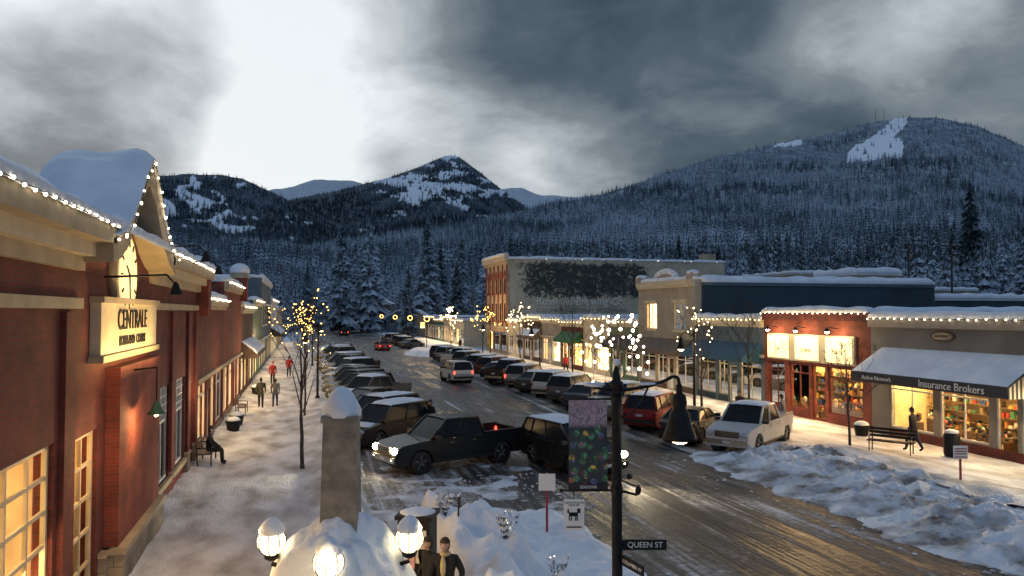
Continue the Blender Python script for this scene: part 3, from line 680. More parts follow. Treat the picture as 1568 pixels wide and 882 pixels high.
def muralmat():
    m, nt, b = base('faded_mural'); L = nt.links
    tc = N(nt, 'ShaderNodeTexCoord'); sp = N(nt, 'ShaderNodeSeparateXYZ'); L.new(tc.outputs['Object'], sp.inputs[0])
    n1 = N(nt, 'ShaderNodeTexNoise'); n1.inputs['Scale'].default_value = .7; n1.inputs['Detail'].default_value = 9; n1.inputs['Roughness'].default_value = .68; n1.inputs['Distortion'].default_value = 2.2; L.new(tc.outputs['Object'], n1.inputs[0])
    ex = N(nt, 'ShaderNodeMapRange'); ex.inputs[1].default_value = 9.8; ex.inputs[2].default_value = 7.8; L.new(mth(nt, 'ABSOLUTE', mth(nt, 'SUBTRACT', sp.outputs[0], 37.2)), ex.inputs[0])
    ez = N(nt, 'ShaderNodeMapRange'); ez.inputs[1].default_value = 2.7; ez.inputs[2].default_value = 1.9; L.new(mth(nt, 'ABSOLUTE', mth(nt, 'SUBTRACT', sp.outputs[2], 10.1)), ez.inputs[0])
    f = mth(nt, 'ADD', mth(nt, 'MULTIPLY', mth(nt, 'SUBTRACT', n1.outputs['Fac'], .5), 3.4), mth(nt, 'MULTIPLY', mth(nt, 'MULTIPLY', ex.outputs[0], ez.outputs[0]), .68))
    r = ramp(nt, [(.16, (.46, .41, .30)), (.34, (.24, .22, .165)), (.5, (.07, .075, .062)), (.8, (.03, .034, .03))])
    L.new(f, r.inputs[0]); L.new(r.outputs[0], b.inputs['Base Color']); b.inputs['Roughness'].default_value = .9
    return m
M['mural'] = muralmat()
B['walls'].box(XR + .31, 58.3, 95.82, 96.1, 0, 12.9, 'mural_wall')
B['mural'].add([(27.0, 95.8, 6.9), (47.4, 95.8, 6.9), (47.4, 95.8, 12.8), (27.0, 95.8, 12.8)], [(0, 1, 2, 3)], 'mural')
B['walls'].box(XR + .31, 58.3, 107.7, 108, 0, 12.9, 'mural_wall'); B['walls'].box(58.0, 58.3, 96.1, 107.7, 0, 12.9, 'mural_wall')
B['roof'].box(XR + .31, 58, 96.1, 107.7, 12.3, 12.5, 'concrete'); B['roof_snow'].box(XR + .32, 57.9, 96.15, 107.6, 12.503, 12.85, 'snow')
snow_strip(B['roof_snow'], (XR - .5, 95.95, 12.9), (58.3, 95.95, 12.9), .6, .35, step=.6); snow_strip(B['roof_snow'], (XR - .3, 95.6, 13.4), (XR - .3, 108.2, 13.4), .8, .35)
bulbs(B['string_lights'], (XR + .2, 95.7, 12.95), (58, 95.7, 12.95), 1.0, .05, 'bulbw')
B['roof'].box(56.5, 58.2, 98, 100, 12.9, 14.3, 'creambrick')
e = B.done()
white_letters = pmat('faded_white_lettering', (.80, .78, .70), (.6, .58, .5), scale=3, rough=.9)
dkl = pmat('faded_dark_lettering', (.08, .08, .07), (.2, .19, .15), scale=3, rough=.9)
text('Rossland Brewing Co.', 1.45, (36.5, 95.78, 7.15), (rad(90), 0, rad(0)), dkl, e, ext=.005)
text('Rossland Brewing Co.', 1.45, (36.4, 95.765, 7.22), (rad(90), 0, rad(0)), white_letters, e, ext=.004)
text('COLUMBIA  KOOTENAY  MOUNTAINS', .75, (36.5, 95.80, 6.0), (rad(90), 0, 0), dkl, e, ext=.005)
area('sign_light', (21, 99, 4.5), (1, 0, 1.2), 500, 8, 1, (1, .6, .26))
for i, (y0, y1, wm, gl) in enumerate([(124, 134, 'cream', 'glowb'), (134, 143, 'tan', 'glow'), (143, 153, 'green', 'glowb'), (153, 166, 'brick2', 'glow')]):
    shop('far_street_shop', 'R', y0, y1, 4.4 + .5 * (i % 2), wm, (gl,), awn=None, litpow=260, br=.07, gap=1.3)

shop('red_brick_shop', 'L', 31.1, 41, 6.4, 'brick1', ('glow', 'winDark'), cornice='beige', awn=None, base_mat='stone', litpow=100, two=None, bulb='bulbw')
shop('turreted_brick_shop', 'L', 41, 52, 7.4, 'brick3', ('glow', 'glowb'), cornice='beige', awn=None, base_mat='stone', litpow=130, bulb='bulbw')
shop('brown_shop', 'L', 52, 64, 6.2, 'brick2', ('glowb', 'glow'), cornice='cream', awn='awn_brown', litpow=150, out=1.0)
shop('green_shop', 'L', 64, 77, 6.8, 'green', ('glow', 'glowb'), cornice='cream', awn=None, litpow=110)
shop('blue_grey_building', 'L', 77, 98, 9.2, 'blue', ('glow',), cornice='white', awn=None, litpow=140, two=5, bulb=None)
shop('stucco_shop', 'L', 98, 120, 7.4, 'white', ('glow', 'glowc'), cornice='white', awn='awn_dark', litpow=150)
shop('corner_shop', 'L', 120, 150, 6.5, 'tan', ('glow',), cornice='white', awn=None, litpow=100, bulb=None)
for y, z, r in ((31.5, 7.25, .42), (51.7, 8.1, .55)):
    b = MB(); b.box(XL - .55, XL + .4, y - .45, y + .45, z - 1.6, z - .1, 'brick3'); b.box(XL - .65, XL + .5, y - .55, y + .55, z - .1, z + .08, 'beige')
    b.lathe((XL - .08, y, z + .08), [(r, 0), (r * .98, .25), (r * .6, .5), (0, .62)], 'beige'); b.sph((XL - .08, y, z + .4), r * 1.15, 'snow', 14, 8, (1, 1, .75), zmin=-.35); b.obj('parapet_turret')

# ------------------------------------------------------------------ vehicles
def spline_snow(mb, x0, x1, w, z, h):
    n, k = 10, 8; vs = []; fs = []
    for i in range(n + 1):
        for j in range(k + 1):
            u = i / n * 2 - 1; v = j / k * 2 - 1
            vs.append((x0 + (x1 - x0) * i / n, v * w / 2, z + h * ((1 - abs(u) ** 5) * (1 - abs(v) ** 5)) ** .5 + .02 * noise.noise(Vector((u * 3, v * 3, x0))) - .01))
    for i in range(n):
        for j in range(k): a = i * (k + 1) + j; fs.append((a, a + 1, a + k + 2, a + k + 1))
    mb.add(vs, fs, 'snow', True)
PAINT = {}
def paint(n, c, metal=.0):
    if n not in PAINT: PAINT[n] = pmat('paint_' + n, c, tuple(x * .75 + .008 for x in c), scale=1.5, rough=.45, metal=metal, coat=.15, lo=.3, hi=.8, spec=.3)
    return PAINT[n]
P0 = paint('black', (.012, .013, .015))
SPEC = {
 'sedan': dict(L=4.65, W=1.8, wb=2.7, wr=.33, bot=.24, prof=[(-2.30, .42), (-2.33, .66), (-2.27, .95), (-1.75, 1.03), (-.5, .97), (.95, .95), (1.35, .90), (1.95, .78), (2.24, .64), (2.32, .5), (2.3, .3)], gb=(-1.85, 1.15), gr=(-1.05, .25), belt=.95, top=1.44),
 'suv': dict(L=4.65, W=1.88, wb=2.7, wr=.37, bot=.28, prof=[(-2.28, .45), (-2.33, .75), (-2.28, 1.08), (-1.5, 1.08), (.0, 1.06), (1.0, 1.06), (1.6, 1.0), (2.1, .90), (2.3, .72), (2.33, .5), (2.3, .34)], gb=(-2.26, 1.2), gr=(-2.0, .35), belt=1.06, top=1.74),
 'pickup': dict(L=5.6, W=1.98, wb=3.55, wr=.41, bot=.38, prof=[(-2.8, .5), (-2.8, .78), (-1.0, .78), (-.98, 1.2), (.3, 1.2), (1.15, 1.2), (1.9, 1.15), (2.5, 1.06), (2.74, .92), (2.8, .65), (2.78, .42)], gb=(-.98, 1.35), gr=(-.78, .62), belt=1.19, top=1.88),
}
CARS = {}
def car_mesh(kind, snow):
    if (kind, snow) in CARS: return CARS[(kind, snow)]
    s = SPEC[kind]; W = s['W']; hw = W / 2; wb = s['wb'] / 2; wr = s['wr']; ar = wr + .07
    pts = list(s['prof']); b0 = s['bot']; bottom = []
    for cx in (wb, -wb):
        a0 = math.asin(max(-1, min(1, (b0 - wr) / ar)))
        bottom += [(cx + ar * math.cos(a0 + (math.pi - 2 * a0) * i / 10), wr + ar * math.sin(a0 + (math.pi - 2 * a0) * i / 10)) for i in range(11)]
    poly = pts + [(pts[-1][0] - .03, b0)] + bottom + [(pts[0][0] + .03, b0)]
    bm = bmesh.new(); hL = s['L'] / 2
    def wy(x, z):
        t = abs(x) / hL; k = 1 - .10 * max(0, (t - .6) / .4) ** 2
        k -= .05 * max(0, (z - .7)) + .04 * max(0, .5 - z)
        return hw * k
    Lf = [bm.verts.new((x, wy(x, z), z)) for x, z in poly]; Rt = [bm.verts.new((x, -wy(x, z), z)) for x, z in poly]; n = len(poly)
    for i in range(n): bm.faces.new((Lf[i], Lf[(i + 1) % n], Rt[(i + 1) % n], Rt[i]))
    bm.faces.new(Lf[::-1]); bm.faces.new(Rt)
    be = []
    for k in range(len(pts) - 1):
        for V in (Lf, Rt):
            e = bm.edges.get((V[k], V[k + 1]))
            if e: be.append(e)
    bmesh.ops.bevel(bm, geom=be, offset=.07, segments=3, affect='EDGES', profile=.6)
    bmesh.ops.triangulate(bm, faces=[f for f in bm.faces if len(f.verts) > 4])
    mb = MB(); mb.mi(P0)
    vs = [v.co.copy() for v in bm.verts]; bm.verts.index_update(); fs = [[v.index for v in f.verts] for f in bm.faces]
    mb.add(vs, fs, P0, False); bm.free()
    mb.mi('hl_off'); mb.mi('tl_off')
    (g0, g1), (r0, r1) = s['gb'], s['gr']; zb, zt = s['belt'] - .03, s['top']; wbs, wts = hw * .93, hw * .74
    c = [(g0, wbs, zb), (g1, wbs * .93, zb), (r1, wts, zt - .05), (r0, wts, zt - .05)]; cm = [(x, -y, z) for x, y, z in c]
    mb.add(c + cm, [(0, 1, 2, 3), (4, 7, 6, 5), (1, 5, 6, 2), (0, 3, 7, 4)], 'carglass')
    for cc in (c, cm):
        mb.tube(cc[0], cc[3], .06, .05, P0, 6); mb.tube(cc[1], cc[2], .05, .045, P0, 6)
        sg = 1 if cc is c else -1
        for fx in ((.48,) if kind == 'sedan' else ((.45, .78) if kind == 'suv' else (.45,))):
            bx = g1 + (g0 - g1) * fx; tx = r1 + (r0 - r1) * fx; by = wbs * (.93 + .07 * fx)
            mb.tube((bx, sg * (by + .004), zb), (tx, sg * (wts + .004), zt - .05), .045, .04, P0 if kind != 'sedan' else 'trimblk', 6)
        mb.tube(cc[0], cc[1], .02, .02, 'trimblk', 5)
        mb.tube(cc[3], cc[2], .05, .05, P0, 6)
    nI, nJ = 6, 6; vs = []; fs = []
    for i in range(nI + 1):
        for j in range(nJ + 1):
            u = i / nI * 2 - 1; v = j / nJ * 2 - 1; vs.append(((r0 + r1) / 2 + (r1 - r0 + .08) / 2 * u, v * (wts + .03), zt - .05 + .07 * (1 - .5 * u * u - .5 * v * v) ** .8))
    for i in range(nI):
        for j in range(nJ): a = i * (nJ + 1) + j; fs.append((a, a + 1, a + nJ + 2, a + nJ + 1))
    mb.add(vs, fs, P0, True)
    for cx in (wb, -wb):
        for sg in (1, -1):
            y0 = sg * (hw - .26); y1 = sg * (hw - .03)
            prof = [(wr - .12, 0), (wr - .02, .0), (wr, .04), (wr, .19), (wr - .02, .23), (wr - .12, .23)]
            vs = []; fs = []; nn = 22
            for r, o in prof:
                for i in range(nn):
                    a = 2 * math.pi * i / nn; vs.append((cx + r * math.cos(a), y0 + sg * o, wr + r * math.sin(a)))
            for j in range(5):
                for i in range(nn): fs.append((j * nn + i, j * nn + (i + 1) % nn, (j + 1) * nn + (i + 1) % nn, (j + 1) * nn + i))
            mb.add(vs, fs, 'rubber', True)
            mb.tube((cx, y0 + sg * .02, wr), (cx, y1 - sg * .05, wr), wr - .11, wr - .11, 'trimblk', 20)
            for k in range(5):
                a = 2 * math.pi * k / 5 + .3; mb.tube((cx, y1 - sg * .035, wr), (cx + math.cos(a) * (wr - .12), y1 - sg * .035, wr + math.sin(a) * (wr - .12)), .045, .035, 'rim', 5)
            mb.tube((cx, y1 - sg * .05, wr), (cx, y1 - sg * .01, wr), .06, .05, 'rim', 10)
            mb.tube((cx, sg * (hw - .45), wr), (cx, sg * (hw - .12), wr + .0), ar - .005, ar - .005, 'trimblk', 20, False)
    mb.box(-hL + .5, hL - .5, -hw + .3, hw - .3, b0 - .08, b0 + .2, 'trimblk')
    fz = dict(sedan=.62, suv=.78, pickup=.88)[kind]; fx = hL - .01
    mb.box(fx - .06, fx + .03, -hw * .5, hw * .5, fz - .12, fz + .1, 'trimblk'); mb.box(fx - .03, fx + .045, -hw * .5, hw * .5, fz + .1, fz + .13, 'chrome')
    for k in range(1, 4): mb.box(fx, fx + .04, -hw * .48, hw * .48, fz - .12 + k * .055, fz - .105 + k * .055, 'chrome')
    mb.box(fx - .15, fx + .07, -hw * .86, hw * .86, b0 + .1, b0 + .29, 'chrome' if kind == 'pickup' else 'trimblk')
    mb.box(fx + .071, fx + .08, -.16, .16, b0 + .14, b0 + .24, 'plate')
    for sg in (1, -1):
        mb.sph((fx - .06, sg * hw * .72, fz), .13, 'hl_off', 12, 8, (1.0, 1.35, .95)); mb.sph((fx + .03, sg * hw * .68, b0 + .2), .05, 'hl_off', 8, 5)
        mb.sph((-fx + .03, sg * hw * .82, fz + .1), .10, 'tl_off', 10, 6, (.9, .85, 1.6 if kind != 'sedan' else 1.0))
        mb.box(g1 - .30, g1 - .12, sg * hw * .93, sg * (hw + .16), zb + .03, zb + .17, 'trimblk')
        for xx in ((.1, -.85) if kind != 'pickup' else (.5, -.45)): mb.box(xx - .1, xx + .08, sg * (hw * .975), sg * (hw * 1.0 + .012), zb - .14, zb - .11, 'chrome')
        for xx in ((1.0, .0, -.95) if kind != 'pickup' else (1.25, .3, -.7)): mb.box(xx - .006, xx + .006, sg * hw * .9, sg * (hw * .992), b0 + .12, zb - .02, 'trimblk')
        mb.box(-wb + ar + .05, wb - ar - .05, sg * (hw * .93), sg * (hw + .015), b0 - .02, b0 + .07, 'trimblk')
    mb.box(-fx - .05, -fx + .12, -hw * .86, hw * .86, b0 + .12, b0 + .3, 'chrome' if kind == 'pickup' else 'trimblk'); mb.box(-fx - .035, -fx - .02, -.16, .16, fz - .06, fz + .05, 'plate')
    if kind == 'pickup':
        for sg in (1, -1):
            mb.box(-2.78, -1.0, sg * (hw * .93), sg * (hw * .86), .76, 1.24, P0); mb.box(-2.79, -.99, sg * (hw * .945), sg * (hw * .85), 1.24, 1.28, 'trimblk')
        mb.box(-2.8, -2.73, -hw * .86, hw * .86, .76, 1.24, P0); mb.box(-2.74, -1.02, -hw * .85, hw * .85, .785, .86, 'snow' if snow else 'trimblk')
    if snow:
        spline_snow(mb, r0 - .02, r1 + .02, wts * 2.05, zt - .02, .09 + .05 * (snow > 1))
        if snow > 1: spline_snow(mb, g1 + .05, hL - .35, hw * 1.6, s['prof'][6][1] - .02, .10)
    o = mb.obj('car_src', link=False); CARS[(kind, snow)] = o.data; return o.data
def car(name, kind, x, y, hx, hy, col, snow=0, on=False, z=0.0, tail=None):
    me = car_mesh(kind, snow); o = bpy.data.objects.new(name, me); COL.objects.link(o)
    o.location = (x, y, z); o.rotation_euler[2] = math.atan2(hy, hx)
    for i, sl in enumerate(o.material_slots):
        mt = sl.material
        if mt == P0: sl.link = 'OBJECT'; sl.material = col
        elif mt == M['hl_off'] and on: sl.link = 'OBJECT'; sl.material = M['hl_on']
        elif mt == M['tl_off'] and (on or tail): sl.link = 'OBJECT'; sl.material = M['tl_on']
    return o
pc = [paint('charcoal', (.03, .032, .035)), paint('silver', (.20, .21, .22)), paint('white', (.5, .5, .5)), paint('navy', (.015, .025, .05)), paint('darkred', (.08, .012, .012)), paint('dark', (.010, .010, .011)), paint('darkgreen', (.02, .035, .03)), paint('grey', (.08, .085, .09)), paint('slate', (.04, .048, .058))]
BK, WH, SV, RD = pc[5], pc[2], pc[1], paint('red', (.28, .018, .018))
movers = ((5.42, 28.4, -.93, -.36, 2.95), (9.7, 26.7, .26, -1, 2.5))
car('pickup_truck', 'pickup', *movers[0][:4], pc[5], 0, True)
car('suv', 'suv', *movers[1][:4], BK, 1, True)
car('suv', 'suv', 12.4, 62.4, -.08, 1, WH, 0, False, tail=True)
car('car', 'sedan', 11.6, 116, -.1, 1, RD, 0, False, tail=True)
car('car', 'suv', 9.5, 190, -.1, 1, BK, 0, tail=True); car('car', 'sedan', 12.5, 235, 0, 1, SV, 0, tail=True)
car('pickup_truck', 'pickup', 18.7, 28.7, -.80, -.60, WH, 1)
car('parked_car', 'sedan', 17.4, 31.5, .72, .69, pc[5]); car('parked_car', 'suv', 17.5, 35.3, .74, .67, RD, 1)
car('pickup_truck', 'pickup', 17.3, 39.3, -.78, -.62, SV, 1)
kinds = ['suv', 'sedan', 'pickup', 'suv', 'sedan', 'suv']
y = 43.2; i = 0
while y < 94:
    k = kinds[(i * 5 + 1) % 6]; car('parked_car', k, 17.1 + RN.uniform(-.3, .3) - (.3 if k == 'pickup' else 0), y, .74, .67 + RN.uniform(-.06, .06), pc[(i * 4 + 3) % 9], RN.choice((0, 1, 1, 2)), tail=(i == 4)); y += RN.uniform(3.3, 3.7); i += 1
y = 34.0; i = 0
while y < 99:
    k = kinds[(i * 3 + (i // 2)) % 6]; car('parked_car', k, 3.75 + RN.uniform(-.25, .3) + (.35 if k == 'pickup' else 0), y, -.76, -.65 + RN.uniform(-.05, .05), pc[[5, 3, 1, 5, 7, 5, 6, 0, 8, 2, 5][i % 11]], RN.choice((0, 1, 2, 0))); y += RN.uniform(3.2, 3.5); i += 1
for yy in (112, 117, 122, 128, 134, 140): car('parked_car', RN.choice(('suv', 'sedan')), 17, yy + 10, .75, .66, RN.choice(pc), 1)
for x, y, hx, hy, k in movers:
    l = bpy.data.lights.new('headlight', 'SPOT'); l.energy = 900; l.spot_size = rad(65); l.spot_blend = .7; l.color = (1, .82, .52); l.shadow_soft_size = .1
    o = bpy.data.objects.new('headlight', l); COL.objects.link(o); o.location = (x + hx * k, y + hy * k, .8); o.rotation_euler = Vector((hx, hy, -.12)).to_track_quat('-Z', 'Y').to_euler()

# ------------------------------------------------------------------ trees
def bare_tree(name, x, y, h, spread, seed, lights=None, z=.1, nl=90, br=.04, lowlim=.35, trunk=.08, minl=1, zlo=.2, strands=0):
    rr = random.Random(seed); mb = MB(); tips = []
    def grow(p, dr, ln, r, lv):
        n = 3 if lv < 2 else 2; q = p
        for k in range(n):
            dr2 = (dr + Vector((rr.uniform(-.18, .18), rr.uniform(-.18, .18), rr.uniform(-.02, .14)))).normalized()
            q2 = q + dr2 * ln / n; mb.tube(q, q2, max(r, .007), max(.006, r * .86), 'bark', 6 if lv < 2 else 3, False); tips.append((q2.copy(), lv)); q, dr, r = q2, dr2, r * .86
        if lv >= 4: return
        for k in range(rr.choice((2, 3, 3)) if lv < 3 else 3):
            a = rr.uniform(0, 6.28); t = rr.uniform(.45, .85)
            nd = (dr + Vector((math.cos(a), math.sin(a), rr.uniform(.0, .35))) * t * spread * 1.3).normalized()
            grow(q, nd, ln * rr.uniform(.55, .75), r * .68, lv + 1)
    mb.tube((0, 0, -.1), (0, 0, .15), trunk * 1.5, trunk, 'bark', 8)
    q = Vector((0, 0, .1)); tl = h * lowlim; nseg = 5; r = trunk
    for k in range(nseg):
        q2 = q + Vector((rr.uniform(-.03, .03), rr.uniform(-.03, .03), tl / nseg)); mb.tube(q, q2, r, r * .95, 'bark', 8, False); q = q2; r *= .95
    for k in range(8):
        a = k * 2.4 + rr.uniform(-.3, .3); qq = q + Vector((0, 0, k * h * .045)); grow(qq, Vector((math.cos(a) * spread, math.sin(a) * spread, 1.0)).normalized(), h * rr.uniform(.20, .26), r * .45, 1)
    mb.tube(q, q + Vector((0, 0, h * .33)), r * .85, r * .5, 'bark', 6, False)
    grow(q + Vector((0, 0, h * .33)), Vector((0, 0, 1)), h * .2, r * .5, 1)
    if lights:
        c2 = [t for t, l in tips if l >= minl and t.z > h * (lowlim + zlo)]
        for k in range(nl):
            t = rr.choice(c2); mb.sph(t + Vector((rr.uniform(-.05, .05),) * 3), br * rr.uniform(.7, 1.2), lights, 6, 4)
        for s_ in range(strands):
            a = s_ * 2.4; R = rr.uniform(1.2, 2.9); z0 = h * rr.uniform(.62, 1.0); zd = h * rr.uniform(.2, .72); prev = None
            for k in range(8):
                t = k / 7; pp = Vector((math.cos(a + t * .5) * R * t ** .7, math.sin(a + t * .5) * R * t ** .7, z0 + .5 * math.sin(t * 2.4) - zd * t ** 2.2))
                if prev is not None: mb.tube(prev, pp, .014, .012, 'bark', 4, False)
                if k > 2 and rr.random() < .85: mb.sph(pp, br * rr.uniform(.7, 1.3), lights, 7, 5)
                prev = pp
    return mb.obj(name, loc=(x, y, z))
bare_tree('street_tree', 0.0, 28.6, 5.3, .42, 3, 'ygold', nl=80, br=.024, trunk=.075, zlo=.42)
bare_tree('street_tree', .1, 43, 5.0, .42, 5, 'ygold', nl=28, br=.030, zlo=.42, trunk=.06)
bare_tree('street_tree', .1, 60, 5.2, .45, 8, 'ygold', nl=36, br=.040, zlo=.3, trunk=.06)
bare_tree('street_tree', 19.2, 44.2, 5.9, .8, 12, 'bulbw', nl=8, br=.10, lowlim=.16, trunk=.11, zlo=.06, minl=2, strands=13)
bare_tree('street_tree', 20.5, 36, 5.0, .5, 14, 'bulb', nl=36, br=.04, zlo=.3)
bare_tree('street_tree', 22, 26.6, 3.9, .7, 16, trunk=.06); bare_tree('street_tree', 21.8, 33.6, 5.6, .7, 18, trunk=.07)
bare_tree('street_tree', 20.5, 56, 6.2, .7, 22); bare_tree('street_tree', 20.3, 70, 5.2, .5, 24, 'bulb', nl=50, br=.055); bare_tree('street_tree', 20.3, 86, 5.3, .5, 26, 'ygold', nl=60, br=.06); bare_tree('street_tree', 20, 104, 5.5, .5, 28, 'bulb', nl=60, br=.07)
for k, yy in enumerate((122, 142, 166, 196)):
    b = MB(); b.tube((19.4, yy, 0), (19.4, yy, 5.0), .07, .05, 'dark', 6)
    for i in range(14):
        a = 2 * math.pi * i / 14; b.sph((19.4 + .42 * math.cos(a), yy, 4.7 + .42 * math.sin(a)), .075, 'ygold', 6, 4)
    b.obj('street_wreath_post')
point('tree_light', (19.2, 44.2, 4.0), 130, (1, .80, .5), .8)
point('tree_light', (20.2, 70, 4), 90, (1, .7, .35), .6); point('tree_light', (0, 28.6, 4.6), 16, (1, .65, .25), .5)
point('street_light', (-2.2, 38, 3.4), 90, (1, .66, .34), .2); point('street_light', (-2.2, 52, 3.4), 130, (1, .66, .34), .2); point('street_light', (-2.0, 70, 3.6), 180, (1, .66, .34), .3)
point('street_light', (17.5, 103, 5), 400, (1, .68, .36), .3); point('street_light', (19, 135, 5), 800, (1, .68, .36), .3)

def conifer(levels, nb, seed, rw=.19, fine=False, mat='conifer'):
    rr = random.Random(seed); mb = MB(); mb.tube((0, 0, -.04), (0, 0, .95), .012, .003, 'bark', 5, False)
    vs = []; fs = []
    for l in range(levels):
        t = l / (levels - 1); z = .06 + .9 * t; r = rw * (1 - t) ** .85 + .012
        for k in range(nb if t < .8 else max(4, nb - 3)):
            a = 2 * math.pi * k / nb + rr.uniform(-.4, .4) + l * .7; ln = r * rr.uniform(.6, 1.18); dz = -ln * rr.uniform(.25, .6); w = ln * rr.uniform(.22, .38) if not fine else ln * rr.uniform(.16, .3)
            ca, sa = math.cos(a), math.sin(a); zz = z + rr.uniform(-.02, .02)
            o = len(vs)
            def pt(f, s_, dzz): return (ca * f * ln - sa * s_, sa * f * ln + ca * s_, zz + dzz)
            if not fine:
                vs += [pt(0, 0, .035), pt(.62, w, dz * .75 - .01), pt(1, 0, dz), pt(.62, -w, dz * .75 - .01)]
                fs += [(o, o + 1, o + 2), (o, o + 2, o + 3)]
            else:
                vs += [pt(0, 0, .02), pt(.35, w * .8, dz * .3 - .008), pt(.5, w * .35, dz * .4), pt(.68, w, dz * .75 - .012), pt(.8, w * .35, dz * .75), pt(1, 0, dz), pt(.8, -w * .35, dz * .75), pt(.68, -w, dz * .75 - .012), pt(.5, -w * .35, dz * .4), pt(.35, -w * .8, dz * .3 - .008), pt(.5, 0, dz * .25 + .01)]
                fs += [(o + i, o + i + 1, o + 10) for i in range(9)] + [(o + 9, o, o + 10)]
    mb.add(vs, fs, mat, False)
    o = mb.obj('conifer_src', link=False); return o
near_src = [conifer(26, 11, s, .17 + .02 * (s % 3), True, 'conifer_near').data for s in (1, 2, 3)]
def pine(a_px, d, top_py, z0, seed=0):
    a = (a_px - 784) / 1150; top = EYE + (478 - top_py) * d / 1150; h = top - z0
    o = bpy.data.objects.new('pine_tree', near_src[seed % 3]); COL.objects.link(o); o.location = bearing(a, d, z0); o.scale = (h * (1.0 + .15 * (seed % 2)),) * 2 + (h,); o.rotation_euler[2] = seed * 1.3

# ------------------------------------------------------------------ hills
def interp(tab, x):
    if x <= tab[0][0]: return tab[0][1]
    for (a, b_), (c, e) in zip(tab, tab[1:]):
        if x <= c:
            t = (x - a) / (c - a); return b_ + (e - b_) * t
    return tab[-1][1]
# skylines traced in image pixels: column -> apparent height above the horizon (same units / 1150 = tangent)
skyA = [(-500, 130), (0, 120), (300, 112), (450, 92), (520, 100), (600, 112), (700, 130), (760, 144), (830, 164), (880, 173), (920, 180), (950, 190), (1000, 208), (1050, 224), (1100, 240), (1160, 252), (1220, 265), (1280, 277), (1330, 290), (1360, 295), (1390, 301), (1440, 300), (1500, 288), (1568, 258), (1700, 215), (2100, 175)]
skyB = [(300, 140), (380, 155), (440, 172), (480, 180), (520, 187), (560, 198), (600, 209), (640, 223), (665, 234), (678, 240), (690, 242), (702, 239), (735, 215), (760, 195), (790, 172), (815, 156), (900, 115)]
skyC = [(-600, 150), (-200, 200), (0, 205), (150, 208), (230, 209), (280, 212), (340, 211), (370, 205), (400, 191), (430, 177), (460, 163), (500, 143), (560, 115), (640, 85)]
skyD = [(250, 170), (380, 182), (430, 190), (480, 203), (540, 202), (590, 185), (700, 180), (780, 190), (800, 191), (830, 180), (870, 177), (900, 179), (1000, 150)]
def poly_in(px, py, P):
    c = False; j = len(P) - 1
    for i in range(len(P)):
        if (P[i][1] > py) != (P[j][1] > py) and px < (P[j][0] - P[i][0]) * (py - P[i][1]) / (P[j][1] - P[i][1]) + P[i][0]: c = not c
        j = i
    return c
run1 = [(1374, 303), (1395, 303), (1392, 286), (1372, 270), (1388, 262), (1386, 238), (1352, 236), (1325, 232), (1298, 228), (1300, 246), (1325, 262), (1350, 276)]
run2 = [(1190, 260), (1230, 264), (1228, 256), (1190, 254)]
def clearA(px, e, w): return poly_in(px + 5 * fbm(px, e, .05, 2), e + 4 * fbm(e, px, .06, 2), run1) or poly_in(px, e, run2)
def gau(px, e, cx, ce, sx, se): return math.exp(-((px - cx) / sx) ** 2 - ((e - ce) / se) ** 2)
def clearB(px, e, w):
    g_ = .7 * gau(px, e, 690, 240, 18, 9) + .8 * gau(px, e, 625, 196, 50, 18) + .6 * gau(px, e, 740, 186, 45, 16) + .35 * gau(px, e, 680, 215, 60, 12) + .45 * gau(px, e, 650, 172, 60, 10)
    return g_ + 1.5 * fbm(px * .8 + e, e * 2.6, .035, 5, 2) > .45
def clearC(px, e, w):
    g_ = .55 * gau(px, e, 360, 132, 40, 14) + .55 * gau(px, e, 300, 165, 60, 30) + .3 * gau(px, e, 260, 190, 60, 20)
    return g_ + 1.4 * fbm(px + e, e * 2.4, .035, 5, 6) > .47
def dA0(px): return interp([(-500, 120), (430, 170), (480, 300), (520, 470), (600, 470), (650, 300), (760, 190), (2000, 150)], px)
def dA1(px): return interp([(-500, 900), (600, 900), (1000, 1700), (1300, 2300), (2000, 2300)], px)
def heightA(px, d):
    u = max(0, (d - dA0(px)) / (dA1(px) - dA0(px))); e = interp(skyA, px) * min(u, 1) ** .62
    e *= 1 + .12 * fbm(px * .010, u * 3.2, 1, 3, 5) * math.sin(math.pi * min(1, u)); return e, u
def make_hill(name, mat, px0, px1, npx, nd, d0f, d1f, ef, clear, nz=.004):
    vs = []; fs = []; at = []
    for j in range(nd + 1):
        v = j / nd
        for i in range(npx + 1):
            px = px0 + (px1 - px0) * i / npx
            if v <= .9: d = d0f(px) + (d1f(px) - d0f(px)) * (v / .9) ** 1.6; e, u = ef(px, d); z = e * d / 1150 + EYE * min(1, u * 8) - (.5 if u <= 0 else 0)
            else: d = d1f(px) * (1 + (v - .9) * 2.5); e, u = ef(px, d1f(px)); e *= 1 - (v - .9) * 5; z = e * d / 1150 + EYE
            z += nz * d * fbm(px * .03, v * 9, 1, 3) * min(1, u * 3)
            vs.append(bearing((px - 784) / 1150, d, z)); at.append(1.0 if (clear and clear(px, e, 0)) else 0.0)
    for j in range(nd):
        for i in range(npx): a = j * (npx + 1) + i; fs.append((a, a + 1, a + npx + 2, a + npx + 1))
    me = bpy.data.meshes.new(name); me.from_pydata([tuple(v) for v in vs], [], fs); me.materials.append(M[mat])
    me.polygons.foreach_set('use_smooth', [True] * len(fs)); A = me.attributes.new('snow', 'FLOAT', 'POINT'); A.data.foreach_set('value', at)
    o = bpy.data.objects.new(name, me); COL.objects.link(o); return o
make_hill('forested_hill', 'hillA', -500, 2100, 480, 100, dA0, dA1, heightA, clearA)
